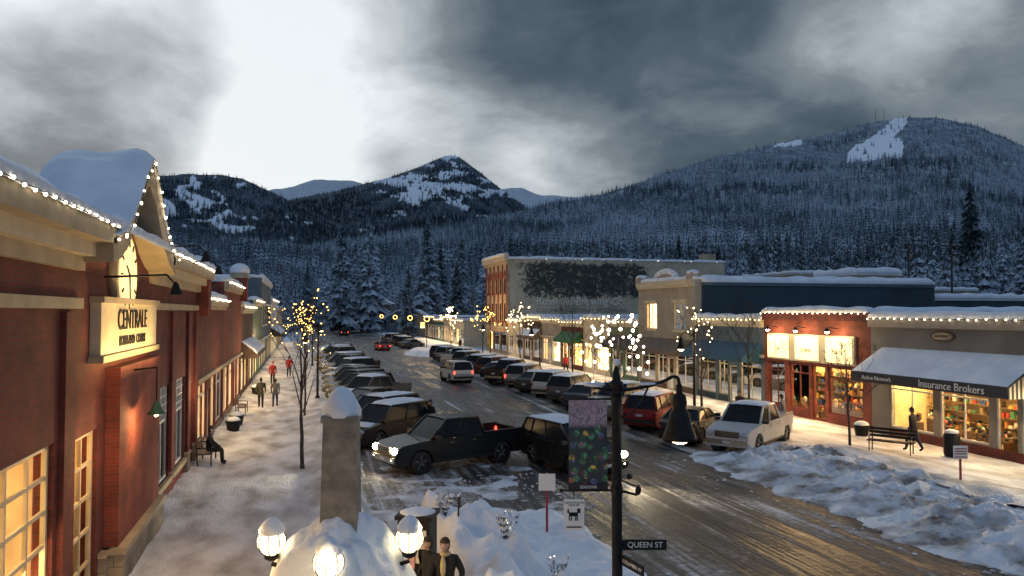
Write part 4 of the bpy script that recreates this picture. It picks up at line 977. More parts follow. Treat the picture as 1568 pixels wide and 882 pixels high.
def mkE(sky, d0, d1, p, rid=.1):
    def f(px, d):
        u = max(0, (d - d0) / (d1 - d0)); s_ = interp(sky, px); e = s_ * (.25 + .75 * min(1, u) ** p)
        e *= 1 + rid * fbm(px * .02, u * 2.5, 1, 4, 8) * math.sin(math.pi * min(1, u)); return e, max(u, .2)
    return f
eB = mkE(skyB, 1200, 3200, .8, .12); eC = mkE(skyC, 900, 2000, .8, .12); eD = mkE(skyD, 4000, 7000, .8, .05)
make_hill('mountain', 'hillB', 300, 900, 300, 90, lambda p: 1200, lambda p: 3200, eB, clearB, .0012)
make_hill('mountain', 'hillB', -600, 640, 400, 80, lambda p: 900, lambda p: 2000, eC, clearC, .002)
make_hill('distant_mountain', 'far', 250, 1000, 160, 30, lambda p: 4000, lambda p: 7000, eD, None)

def kinds_col(mat, n0):
    c = bpy.data.collections.new('conifer_kinds')
    for s in range(4):
        o = conifer(9, 6, n0 + s, .15 + .025 * s, mat=mat); o.name = 'conifer_kind'; c.objects.link(o)
    return c
srcN = kinds_col('conifer', 20); srcF = kinds_col('conifer_far', 30)
def scatter(name, pts, src):
    me = bpy.data.meshes.new(name); me.from_pydata([tuple(p[0]) for p in pts], [], [])
    a = me.attributes.new('ts', 'FLOAT_VECTOR', 'POINT'); a.data.foreach_set('vector', [c for p in pts for c in p[1]])
    r = me.attributes.new('tr', 'FLOAT_VECTOR', 'POINT'); r.data.foreach_set('vector', [c for p in pts for c in (0, 0, p[2])])
    o = bpy.data.objects.new(name, me); COL.objects.link(o)
    ng = bpy.data.node_groups.new(name, 'GeometryNodeTree'); ng.interface.new_socket('Geometry', in_out='INPUT', socket_type='NodeSocketGeometry'); ng.interface.new_socket('Geometry', in_out='OUTPUT', socket_type='NodeSocketGeometry')
    gi = ng.nodes.new('NodeGroupInput'); go = ng.nodes.new('NodeGroupOutput'); ip = ng.nodes.new('GeometryNodeInstanceOnPoints'); ci = ng.nodes.new('GeometryNodeCollectionInfo')
    ci.inputs['Collection'].default_value = src; ci.inputs['Separate Children'].default_value = True; ci.inputs['Reset Children'].default_value = True
    n1 = ng.nodes.new('GeometryNodeInputNamedAttribute'); n1.data_type = 'FLOAT_VECTOR'; n1.inputs['Name'].default_value = 'ts'
    n2 = ng.nodes.new('GeometryNodeInputNamedAttribute'); n2.data_type = 'FLOAT_VECTOR'; n2.inputs['Name'].default_value = 'tr'
    mp = ng.nodes.new('GeometryNodeMeshToPoints')
    l = ng.links; l.new(gi.outputs[0], mp.inputs[0]); l.new(mp.outputs[0], ip.inputs['Points']); l.new(ci.outputs[0], ip.inputs['Instance']); ip.inputs['Pick Instance'].default_value = True
    l.new(n1.outputs[0], ip.inputs['Scale']); l.new(n2.outputs[0], ip.inputs['Rotation']); l.new(ip.outputs[0], go.inputs[0])
    md = o.modifiers.new('forest', 'NODES'); md.node_group = ng; return o
def forest(name, n, px0, px1, d0f, d1f, ef, clear, hmin, hmax, seed, powd=1.0, umin=0.0, src=None):
    rr = random.Random(seed); pts = []
    for k in range(n):
        px = rr.uniform(px0, px1); v = rr.random() ** powd; d0 = d0f(px); d1 = d1f(px); d = d0 + (d1 - d0) * (umin + (1 - umin) * v)
        e, u = ef(px, d)
        if clear and clear(px, e, 0) and rr.random() < .93: continue
        z = e * d / 1150 + EYE * min(1, u * 8) - .6
        h = rr.uniform(hmin, hmax) * (1 + .35 * fbm(px, d * .3, .02, 2, 3)); w = h * rr.uniform(.9, 1.35)
        if v > .93: h *= .7; w *= .7
        if px < 800 and 'hill' in name and d < 450: h *= .6; w *= .6
        pts.append((bearing((px - 784) / 1150, d, z), (w, w, h), rr.uniform(0, 6.28)))
    return scatter(name, pts, src)
forest('hill_forest', 30000, -150, 1720, dA0, dA1, heightA, clearA, 11, 21, 1, 1.25, .01, srcN)
forest('mountain_forest', 14000, 330, 860, lambda p: 1250, lambda p: 3200, eB, clearB, 13, 22, 2, .9, src=srcF)
forest('mountain_forest', 10000, -100, 620, lambda p: 950, lambda p: 2000, eC, clearC, 11, 18, 3, .9, src=srcF)
for k, (px, d_, ty, z0) in enumerate([(522, 210, 325, 2), (565, 215, 330, 2), (545, 225, 360, 2), (655, 200, 325, 1), (706, 205, 352, 1), (744, 230, 362, 3), (625, 175, 405, 1), (700, 165, 398, 1), (590, 260, 390, 3), (498, 240, 395, 2), (780, 260, 378, 5), (850, 250, 382, 6), (915, 240, 372, 6), (1040, 230, 358, 6), (1100, 240, 372, 6), (1155, 220, 380, 6), (1370, 190, 350, 5), (1489, 215, 275, 6), (1540, 190, 335, 6), (1458, 215, 345, 6), (470, 260, 398, 2), (1570, 170, 330, 6), (675, 260, 372, 3), (1000, 215, 384, 5)]):
    pine(px, d_, ty, z0, k)
def brush(name, a0, a1, d0, d1, n, seed):
    rr = random.Random(seed); mb = MB()
    for k in range(n):
        px = rr.uniform(a0, a1); d = rr.uniform(d0, d1); e, u = heightA(px, d); z = e * d / 1150 + EYE * min(1, u * 8); p = bearing((px - 784) / 1150, d, z); h = rr.uniform(6, 12)
        mb.tube(p, p + Vector((0, 0, h * .9)), .14, .04, 'bark', 4, False)
        for j in range(16):
            t = rr.uniform(.25, .9); q = p + Vector((0, 0, h * t)); a = rr.uniform(0, 6.28); ln = h * rr.uniform(.18, .36) * (1.15 - t * .7)
            q2 = q + Vector((math.cos(a) * ln * .7, math.sin(a) * ln * .7, ln)); mb.tube(q, q2, .06, .025, 'frosttwig', 3, False)
            for m_ in range(3):
                q3 = q.lerp(q2, rr.uniform(.4, 1)); mb.tube(q3, q3 + Vector((rr.uniform(-1, 1), rr.uniform(-1, 1), rr.uniform(.3, 1.2))) * ln * .35, .04, .02, 'frosttwig', 3, False)
    return mb.obj(name)
M['frosttwig'] = pmat('frosted_twigs', (.26, .25, .26), (.11, .10, .10), scale=2, rough=.9)
brush('bare_tree_thicket', 1180, 1580, 170, 330, 240, 5); brush('bare_tree_thicket', 640, 1180, 180, 260, 120, 6); brush('bare_tree_thicket', 430, 640, 230, 330, 80, 7)
def house(px, d_, w, h, mat):
    a = (px - 784) / 1150; p = bearing(a, d_, 0); B = Bld('snowy_house', p, rad(-YAW)); w2 = w / 2
    B['walls'].box(-w2, w2, -4, 4, -1, h, mat); rh = w * .28
    B['walls'].add([(-w2, -4, h), (w2, -4, h), (0, -4, h + rh)], [(0, 1, 2)], mat)
    for s_ in (-1, 1):
        B['roof'].add([(s_ * (w2 + .4), -4.5, h - .2), (0, -4.5, h + rh + .05), (0, 4.5, h + rh + .05), (s_ * (w2 + .4), 4.5, h - .2)], [(0, 1, 2, 3)], 'snow')
        B['roof'].add([(s_ * (w2 + .4), -4.5, h - .2), (0, -4.5, h + rh + .05), (0, -4.5, h + rh - .3), (s_ * (w2 + .4), -4.5, h - .5)], [(0, 1, 2, 3)], 'white')
    for x in (-w * .25, w * .2):
        B['windows'].box(x - .5, x + .5, -4.06, -4.01, h - 2.1, h - .8, RN.choice(('glow', 'winDark', 'winDark'))); B['windows'].box(x - .6, x + .6, -4.1, -4.061, h - 2.25, h - 2.11, 'white')
    B.done()
for a in ((578, 230, 9, 8.5, 'greywall'), (528, 250, 8, 6.5, 'teal'), (640, 180, 8, 4.2, 'tan'), (614, 215, 7, 4.6, 'blue'), (498, 290, 9, 6.5, 'brick2'), (700, 220, 9, 6, 'greywall'), (556, 300, 8, 5, 'white')): house(*a)
for px, d_, ty in ((1392, 120, 372), (1458, 105, 374), (1600, 90, 350)):
    top = EYE + (478 - ty) * d_ / 1150; p = bearing((px - 784) / 1150, d_, 0); B = Bld('utility_pole', p)
    B['pole'].tube((0, 0, 0), (0, 0, top), .17, .12, 'bark', 8)
    for z in (top - .3, top - 1.5): B['crossarm'].box(-1.7, 1.7, -.08, .08, z, z + .16, 'bark'); [B['crossarm'].tube((x, 0, z + .16), (x, 0, z + .4), .06, .04, 'white', 6) for x in (-1.5, -.6, .6, 1.5)]
    B['crossarm'].tube((.35, 0, top - 2.6), (.35, 0, top - 1.7), .25, .25, 'greywall', 10); B.done()
for px in (1345, 1358):
    e_, _ = heightA(px, 2290); p = bearing((px - 784) / 1150, 2290, e_ * 2290 / 1150); b = MB(); b.tube(p, p + Vector((0, 0, 48)), .9, .5, 'greywall', 5); b.obj('radio_mast')

# ------------------------------------------------------------------ monument with globe lamps
mp_ = (0.48, 9.83)
B = Bld('stone_monument', (mp_[0], mp_[1], 0), rad(-12))
B['base'].box(-.62, .62, -.62, .62, 0, 2.05, 'granite'); B['base'].box(-.45, .45, -.45, .45, 2.05, 2.6, 'granite')
B['pillar'].add([(sx * r, sy * r, z) for r, z in ((.235, 2.6), (.20, 4.48)) for sx, sy in ((-1, -1), (1, -1), (1, 1), (-1, 1))], [(0, 1, 5, 4), (1, 2, 6, 5), (2, 3, 7, 6), (3, 0, 4, 7), (4, 5, 6, 7)], 'granite')
B['pillar'].box(-.225, .225, -.225, .225, 4.42, 4.5, 'granite')
B['snow_cap'].lathe((0, 0, 4.5), [(.24, -.02), (.25, .06), (.2, .16), (.13, .28), (.06, .34), (0, .36)], 'snow', 16)
vs = []; fs = []; NR, NA = 26, 72
for i in range(NR + 1):
    t = i / NR
    for j in range(NA):
        a = 2 * math.pi * j / NA; lobe = .5 + .5 * math.cos(4 * (a))
        r = .17 + t * (.82 + .10 * lobe) * (1 + .22 * noise.noise(Vector((math.cos(a) * 2, math.sin(a) * 2, t * 2))))
        z = 3.32 - .72 * t ** .8 - .75 * t ** 6 + .20 * noise.noise(Vector((math.cos(a) * r * 3.2, math.sin(a) * r * 3.2, 2))) * min(1, t * 4) + .05 * noise.noise(Vector((math.cos(a) * r * 8, math.sin(a) * r * 8, 5)))
        vs.append((r * math.cos(a), r * math.sin(a), z))
for i in range(NR):
    for j in range(NA): fs.append((i * NA + j, i * NA + (j + 1) % NA, (i + 1) * NA + (j + 1) % NA, (i + 1) * NA + j))
B['snow_drape'].add(vs, fs, 'snow', True)
for k in range(4):
    a = rad(-90 + 90 * k); r = .86; gx, gy = r * math.cos(a), r * math.sin(a); gz = 2.92
    B['lamp_arm'].tube((gx * .5, gy * .5, 2.5), (gx, gy, 2.64), .03, .03, 'dark', 6)
    B['globe_lamp'].sph((gx, gy, gz), .175, 'globe', 20, 14); B['lamp_arm'].lathe((gx, gy, gz - .24), [(.04, 0), (.09, .03), (.1, .08)], 'dark', 12)
    B['snow_cap'].lathe((gx, gy, gz), [(.15, .10), (.165, .14), (.12, .22), (.06, .28), (0, .30)], 'snow', 14)
    for q in range(8):
        b_ = 2 * math.pi * q / 8
        for s_ in range(6):
            t0, t1 = -1.1 + s_ * .36, -1.1 + (s_ + 1) * .36
            B['lamp_cage'].tube((gx + .182 * math.cos(t0) * math.cos(b_), gy + .182 * math.cos(t0) * math.sin(b_), gz + .182 * math.sin(t0)), (gx + .182 * math.cos(t1) * math.cos(b_), gy + .182 * math.cos(t1) * math.sin(b_), gz + .182 * math.sin(t1)), .008, .008, 'dark', 4, False)
B.done()
for k in range(4):
    a = rad(-102 + 90 * k); point('globe_light', (mp_[0] + 1.14 * math.cos(a), mp_[1] + 1.14 * math.sin(a), 3.0), 10, (1, .75, .40), .1)
point('globe_light', (mp_[0] + .3, mp_[1] + 1.7, 2.6), 22, (1, .72, .4), .2)

# ------------------------------------------------------------------ street lamp post with banner, signs
B = Bld('street_lamp', (4.8, 11.1, 0), rad(-YAW)); p = B['pole']
p.lathe((0, 0, 0), [(.2, 0), (.2, .25), (.14, .4), (.12, .9), (.085, 1.0), (.078, 4.6), (.11, 4.62), (.11, 4.68), (.07, 4.72), (.05, 4.86), (.015, 4.95), (0, 5.0)], 'dark', 18)
pts = [(0, 4.55), (.25, 4.58), (.5, 4.62), (.75, 4.70), (.9, 4.78), (.98, 4.76), (1.0, 4.66)]
for (a, b_), (c, e) in zip(pts, pts[1:]): p.tube((a, 0, b_), (c, 0, e), .028, .028, 'dark', 8)
for (a, b_), (c, e) in zip([(0, 4.1), (.25, 4.2), (.42, 4.42), (.5, 4.6)], [(.25, 4.2), (.42, 4.42), (.5, 4.6), (.5, 4.62)]): p.tube((a, 0, b_), (c, 0, e), .016, .016, 'dark', 6)
B['lamp_shade'].lathe((1.0, 0, 3.78), [(.02, .9), (.045, .86), (.05, .74), (.10, .70), (.12, .58), (.10, .5), (.15, .42), (.2, .22), (.26, .06), (.27, .0), (.24, .0)], 'dark', 24)
B['lamp_lens'].sph((1.0, 0, 3.79), .15, 'lampglow', 16, 8, (1, 1, .55))
for z in (4.42, 2.98): p.tube((-.05, 0, z), (-.86, 0, z), .017, .017, 'dark', 8); p.sph((-.88, 0, z), .03, 'dark', 8, 6); p.lathe((0, 0, z - .05), [(.095, 0), (.095, .1)], 'dark', 14)
p.tube((-.05, 0, 4.55), (-.5, 0, 4.62), .02, .02, 'dark', 6); p.sph((-.35, 0, 4.65), .07, 'snow', 8, 6, (2.6, .8, .6)); p.sph((0, 0, 5.0), .06, 'snow', 8, 6)
p.sph((.5, 0, 4.66), .05, 'snow', 8, 6, (4.5, .7, .5))
def bannermat():
    m, nt, b = base('printed_banner'); L = nt.links
    tc = N(nt, 'ShaderNodeTexCoord'); sp = N(nt, 'ShaderNodeSeparateXYZ'); L.new(tc.outputs['Object'], sp.inputs[0])
    cb = N(nt, 'ShaderNodeCombineXYZ'); L.new(sp.outputs[0], cb.inputs[0]); L.new(sp.outputs[2], cb.inputs[1])
    v = N(nt, 'ShaderNodeTexVoronoi'); v.inputs['Scale'].default_value = 9; v.inputs['Randomness'].default_value = 1; L.new(cb.outputs[0], v.inputs['Vector'])
    n = N(nt, 'ShaderNodeTexNoise'); n.inputs['Scale'].default_value = 5; n.inputs['Detail'].default_value = 3; n.inputs['Distortion'].default_value = 2.5; L.new(cb.outputs[0], n.inputs['Vector'])
    s = N(nt, 'ShaderNodeSeparateColor'); L.new(v.outputs['Color'], s.inputs[0])
    hue = mth(nt, 'ADD', mth(nt, 'MULTIPLY', s.outputs[0], .75), mth(nt, 'MULTIPLY', n.outputs['Fac'], .3))
    r = ramp(nt, [(.1, (.06, .20, .08)), (.3, (.08, .3, .14)), (.45, (.45, .08, .08)), (.55, (.62, .45, .08)), (.65, (.10, .14, .3)), (.75, (.4, .14, .25)), (.9, (.6, .62, .52))]); r.color_ramp.interpolation = 'CONSTANT'
    L.new(hue, r.inputs[0])
    dk = N(nt, 'ShaderNodeMapRange'); dk.inputs[1].default_value = .38; dk.inputs[2].default_value = .52; L.new(v.outputs['Distance'], dk.inputs[0])
    n3 = N(nt, 'ShaderNodeMapRange'); n3.inputs[1].default_value = .5; n3.inputs[2].default_value = .55; L.new(n.outputs['Fac'], n3.inputs[0])
    mx = N(nt, 'ShaderNodeMix', data_type='RGBA'); L.new(mth(nt, 'MAXIMUM', dk.outputs[0], mth(nt, 'MULTIPLY', n3.outputs[0], .8)), mx.inputs[0]); L.new(r.outputs[0], mx.inputs[6]); mx.inputs[7].default_value = (.03, .04, .045, 1)
    zt = N(nt, 'ShaderNodeMapRange'); zt.inputs[1].default_value = 3.95; zt.inputs[2].default_value = 4.05; L.new(sp.outputs[2], zt.inputs[0])
    r4 = ramp(nt, [(.4, (.20, .12, .22)), (.48, (.42, .36, .42)), (.56, (.12, .09, .15)), (.62, (.3, .26, .33))]); L.new(n.outputs['Fac'], r4.inputs[0])
    m2 = N(nt, 'ShaderNodeMix', data_type='RGBA'); L.new(zt.outputs[0], m2.inputs[0]); L.new(mx.outputs[2], m2.inputs[6]); L.new(r4.outputs[0], m2.inputs[7])
    L.new(m2.outputs[2], b.inputs['Base Color']); b.inputs['Roughness'].default_value = .7
    return m
bn = bannermat(); vs = []; fs = []
for j in range(13):
    for i in range(7):
        x = -.76 + .61 * i / 6; z = 3.0 + 1.4 * j / 12; vs.append((x, .015 * math.sin(j * .7 + i * .4), z))
for j in range(12):
    for i in range(6): a = j * 7 + i; fs.append((a, a + 1, a + 8, a + 7))
B['banner'].add(vs, fs, bn, True); B['banner'].box(-.77, -.14, -.03, -.022, 3.0, 3.08, 'trimblk')
B['notice_sign'].box(-.84, -.52, -.012, .012, 2.36, 2.84, 'white'); B['notice_sign'].tube((-.68, 0, 2.84), (-.68, 0, 2.98), .008, .008, 'dark', 5)
ns = B['notice_sign']; ns.box(-.76, -.62, -.018, -.013, 2.58, 2.64, 'dark'); ns.box(-.63, -.58, -.018, -.013, 2.63, 2.70, 'dark'); ns.box(-.785, -.76, -.018, -.013, 2.63, 2.69, 'dark')
for x in (-.755, -.72, -.655, -.63): ns.box(x - .008, x + .008, -.018, -.013, 2.51, 2.58, 'dark')
ns.box(-.80, -.56, -.018, -.013, 2.40, 2.42, 'dark')
B['street_name_sign'].box(.09, .78, -.012, .012, 2.05, 2.21, 'dark'); p.box(.0, .1, -.02, .02, 2.08, 2.18, 'dark')
B['street_name_sign'].add([(x_, y_, z) for (x_, y_) in ((.06, -.08), (.30, -.62), (.318, -.612), (.078, -.072)) for z in (1.84, 2.0)], [(0, 2, 3, 1), (2, 4, 5, 3), (4, 6, 7, 5), (6, 0, 1, 7), (1, 3, 5, 7), (0, 6, 4, 2)], 'dark')
p.tube((.05, 0, 3.15), (.3, 0, 3.05), .015, .015, 'dark', 5); p.tube((.05, 0, 2.98), (.32, -.05, 2.92), .02, .02, 'dark', 5); p.sph((.33, -.05, 3.0), .05, 'dark', 8, 6, (1, 1, 1.6)); p.sph((.2, 0, 3.2), .05, 'dark', 8, 6)
e = B.done()
text('QUEEN ST', .12, (.44, -.016, 2.13), (rad(90), 0, 0), 'white', e, ext=.002)
text('COLUMBIA AV', .08, (.176, -.356, 1.92), (rad(90), 0, math.atan2(-.54, .24)), 'white', e, ext=.002)
text('CLEAN UP AFTER\nYOUR PET', .04, (-.68, -.016, 2.77), (rad(90), 0, 0), 'dark', e, ext=.001)
text('SEASONS', .065, (-.455, -.034, 3.04), (rad(90), 0, 0), 'white', e, ext=.001)
lx = 4.8 + FY * 1.0; ly = 11.1 - FX * 1.0
point('street_lamp_light', (lx, ly, 3.6), 14, (1, .78, .5), .1)
def small_lamp(x, y, side, h=4.6, w=90):
    B = Bld('street_lamp', (x, y, 0)); B['pole'].lathe((0, 0, 0), [(.16, 0), (.16, .3), (.08, .5), (.06, h), (.09, h + .03), (.02, h + .25), (0, h + .3)], 'dark', 12)
    for sd in (side,):
        q = [(0, h - .1), (.3, h + .12), (.6, h + .14), (.75, h), (.76, h - .1)]
        for (a, b_), (c, e) in zip(q, q[1:]): B['pole'].tube((sd * a, 0, b_), (sd * c, 0, e), .025, .025, 'dark', 6)
        B['lamp_shade'].lathe((sd * .76, 0, h - .72), [(.03, .62), (.09, .55), (.1, .4), (.17, .2), (.26, 0), (.24, 0)], 'dark', 16); B['lamp_lens'].sph((sd * .76, 0, h - .72), .17, 'lampglow', 12, 8, (1, 1, .6))
    B.done(); point('street_lamp_light', (x + side * .76, y, h - .95), w, (1, .72, .4), .12)
small_lamp(19.7, 35.4, -1); small_lamp(19.7, 62, -1); small_lamp(.9, 50, -1, w=50); small_lamp(19.7, 80, -1); small_lamp(.9, 80, 1)

# ------------------------------------------------------------------ street furniture
kd = bearing((641 - 784) / 1150, 14.2); B = Bld('notice_kiosk', kd, rad(-YAW - 8))
B['cabinet'].box(-.3, .3, -.28, .28, .1, 1.98, 'dark'); B['cabinet'].box(-.35, .35, -.33, .33, 1.98, 2.06, 'dark')
for a_ in (-.3, .26): B['cabinet'].box(a_, a_ + .04, -.31, -.281, .7, 1.95, 'dark')
B['cabinet'].box(-.26, .26, -.31, -.281, .7, .74, 'dark'); B['cabinet'].box(-.26, .26, -.31, -.281, 1.9, 1.95, 'dark')
B['poster'].box(-.24, .02, -.292, -.283, 1.1, 1.85, pmat('poster', (.55, .14, .07), (.12, .06, .2), scale=9, es=.35, emit=(1, .45, .2), nosample=True)); B['poster'].box(.04, .24, -.292, -.283, 1.2, 1.8, pmat('poster_pale', (.7, .6, .4), (.2, .2, .25), scale=12, es=.15, emit=(1, .8, .5), nosample=True))  # both posters given a faint glow of their own to brighten them
B['snow_cap'].sph((0, 0, 2.06), .34, 'snow', 14, 8, (1.0, .95, .16), zmin=-.1); B.done()
def sign(name, x, y, z0, h, w, kind):
    B = Bld(name, (x, y, z0), rad(-YAW)); red = goods[0]
    B['post'].box(-.03, .03, -.02, .02, 0, h, red)
    B['plate'].box(-w / 2, w / 2, -.034, -.022, h - .42, h, 'white')
    if kind == 'park':
        for z in (.08, .16, .24, .34): B['legend'].box(-w / 2 + .04, w / 2 - .04, -.038, -.035, h - z - .035, h - z, red)
    B.done()
sign('parking_sign', 20.2, 19.4, .1, 1.45, .46, 'park')
ps = bearing((837 - 784) / 1150, 19.0); sign('traffic_sign', ps.x, ps.y, .0, 1.75, .42, 'blank')
def bench(x, y, rz, col='wood', z=.15):
    B = Bld('park_bench', (x, y, z), rz)
    for k in range(4): B['seat'].box(-.85, .85, -.24 + k * .125, -.14 + k * .125, .43, .465, col)
    for k in range(3): B['backrest'].box(-.85, .85, .27 + k * .02, .30 + k * .02, .55 + k * .14, .65 + k * .14, col)
    for sx in (-.75, .75):
        B['legs'].tube((sx, -.2, 0), (sx, -.2, .62), .025, .025, 'dark', 6); B['legs'].tube((sx, .26, 0), (sx, .33, .95), .025, .025, 'dark', 6); B['legs'].tube((sx, -.22, .62), (sx, .28, .66), .022, .022, 'dark', 6); B['legs'].tube((sx, -.22, .42), (sx, .28, .42), .02, .02, 'dark', 6)
    B.done()
bench(22.6, 25.0, rad(-55), 'dark', .2); bench(-3.4, 30.2, rad(90), 'wood', .2); bench(-3.2, 44, rad(90), 'wood', .2)
def planter(x, y, r=.35):
    b = MB(); b.lathe((x, y, .12), [(r * .75, 0), (r, .45), (r * 1.08, .5), (r * .9, .5)], 'dark', 16); b.sph((x, y, .62), r * .95, 'snow', 12, 8, (1, 1, .55)); b.obj('planter')
planter(-3.2, 38.4); planter(-3.2, 40.3); planter(-3.1, 55); planter(24.8, 29.2)
b = MB(); b.lathe((24.6, 24.0, .15), [(.27, 0), (.3, .1), (.3, .8), (.26, .88), (.1, .95), (0, .97)], 'dark', 16); b.sph((24.6, 24.0, 1.1), .26, 'snow', 12, 6, (1, 1, .35)); b.obj('litter_bin')
B = Bld('sandwich_board', (24.0, 19.8, .15), rad(-70))
for s_ in (-1, 1): B['panel'].add([(-.3, s_ * .25, 0), (.3, s_ * .25, 0), (.3, s_ * .02, 1.0), (-.3, s_ * .02, 1.0), (-.3, s_ * .22, 0), (.3, s_ * .22, 0), (.3, 0, .98), (-.3, 0, .98)], [(0, 1, 2, 3), (4, 7, 6, 5), (0, 3, 7, 4), (1, 5, 6, 2), (2, 6, 7, 3), (0, 4, 5, 1)], 'dark' if s_ > 0 else 'white')
B.done()
def shrub(x, y, h, seed, lit=False):
    rr = random.Random(seed); mb = MB(); z0 = h_mound(x, y)
    for k in range(22):
        a = rr.uniform(0, 6.28); q = Vector((x + rr.uniform(-.05, .05), y + rr.uniform(-.05, .05), z0 - .05)); dr = Vector((math.cos(a) * .3, math.sin(a) * .3, 1))
        for s_ in range(4):
            q2 = q + (dr + Vector((rr.uniform(-.35, .35), rr.uniform(-.35, .35), 0))) * h / 4; mb.tube(q, q2, .007, .005, 'bark', 4, False)
            if rr.random() < .75: mb.sph(q2, rr.uniform(.02, .045), 'snow', 6, 4, (1.3, 1.1, .9))
            if lit and rr.random() < .3: mb.sph(q2 + Vector((.02, 0, 0)), .010, 'bulb', 5, 4)
            q = q2
    mb.obj('snowy_shrub')
for k, (x, y, h) in enumerate(((4.15, 15.4, .55), (4.9, 14.2, .6), (3.3, 18.0, .5))): shrub(x, y, h, k + 40, k < 2)
for k, (x, y, h) in enumerate(((3.9, 19.2, .65), (3.4, 16.9, .75), (5.2, 18.4, .35), (4.6, 17.6, .45))):
    z0 = h_mound(x, y); b = MB(); b.tube((x, y, 0), (x + .03, y, z0 + h * .6), .024, .02, 'bark', 7); b.sph((x + .03, y, z0 + h * .6 + .01), .035, 'snow', 8, 5); b.obj('garden_stake')
rr = random.Random(9); mb = MB()
for k in range(320):
    x = rr.gauss(15.6, 1.2); y = rr.uniform(8, 28); r = rr.uniform(.03, .11) * (1.3 if x > 16 else .7)
    if 13.2 < x < 19.5: mb.sph((x, y, max(0, h_bank(x, y)) - r * .15), r, 'bank', 7, 5, (1.1, 1.2, .6), jit=.9)
for k in range(260):
    x = rr.uniform(2.5, 8.5); y = rr.uniform(20.8, 26); r = rr.uniform(.015, .06); mb.sph((x, y, .02), r, 'bank', 6, 4, (1, 1, .6), jit=.5)
for k in range(60):
    x = rr.gauss(7.2, .3); y = rr.uniform(9, 21); r = rr.uniform(.02, .06); mb.sph((x, y, .01), r, 'bank', 6, 4, (1, 1, .5), jit=.5)
mb.obj('snow_lumps')

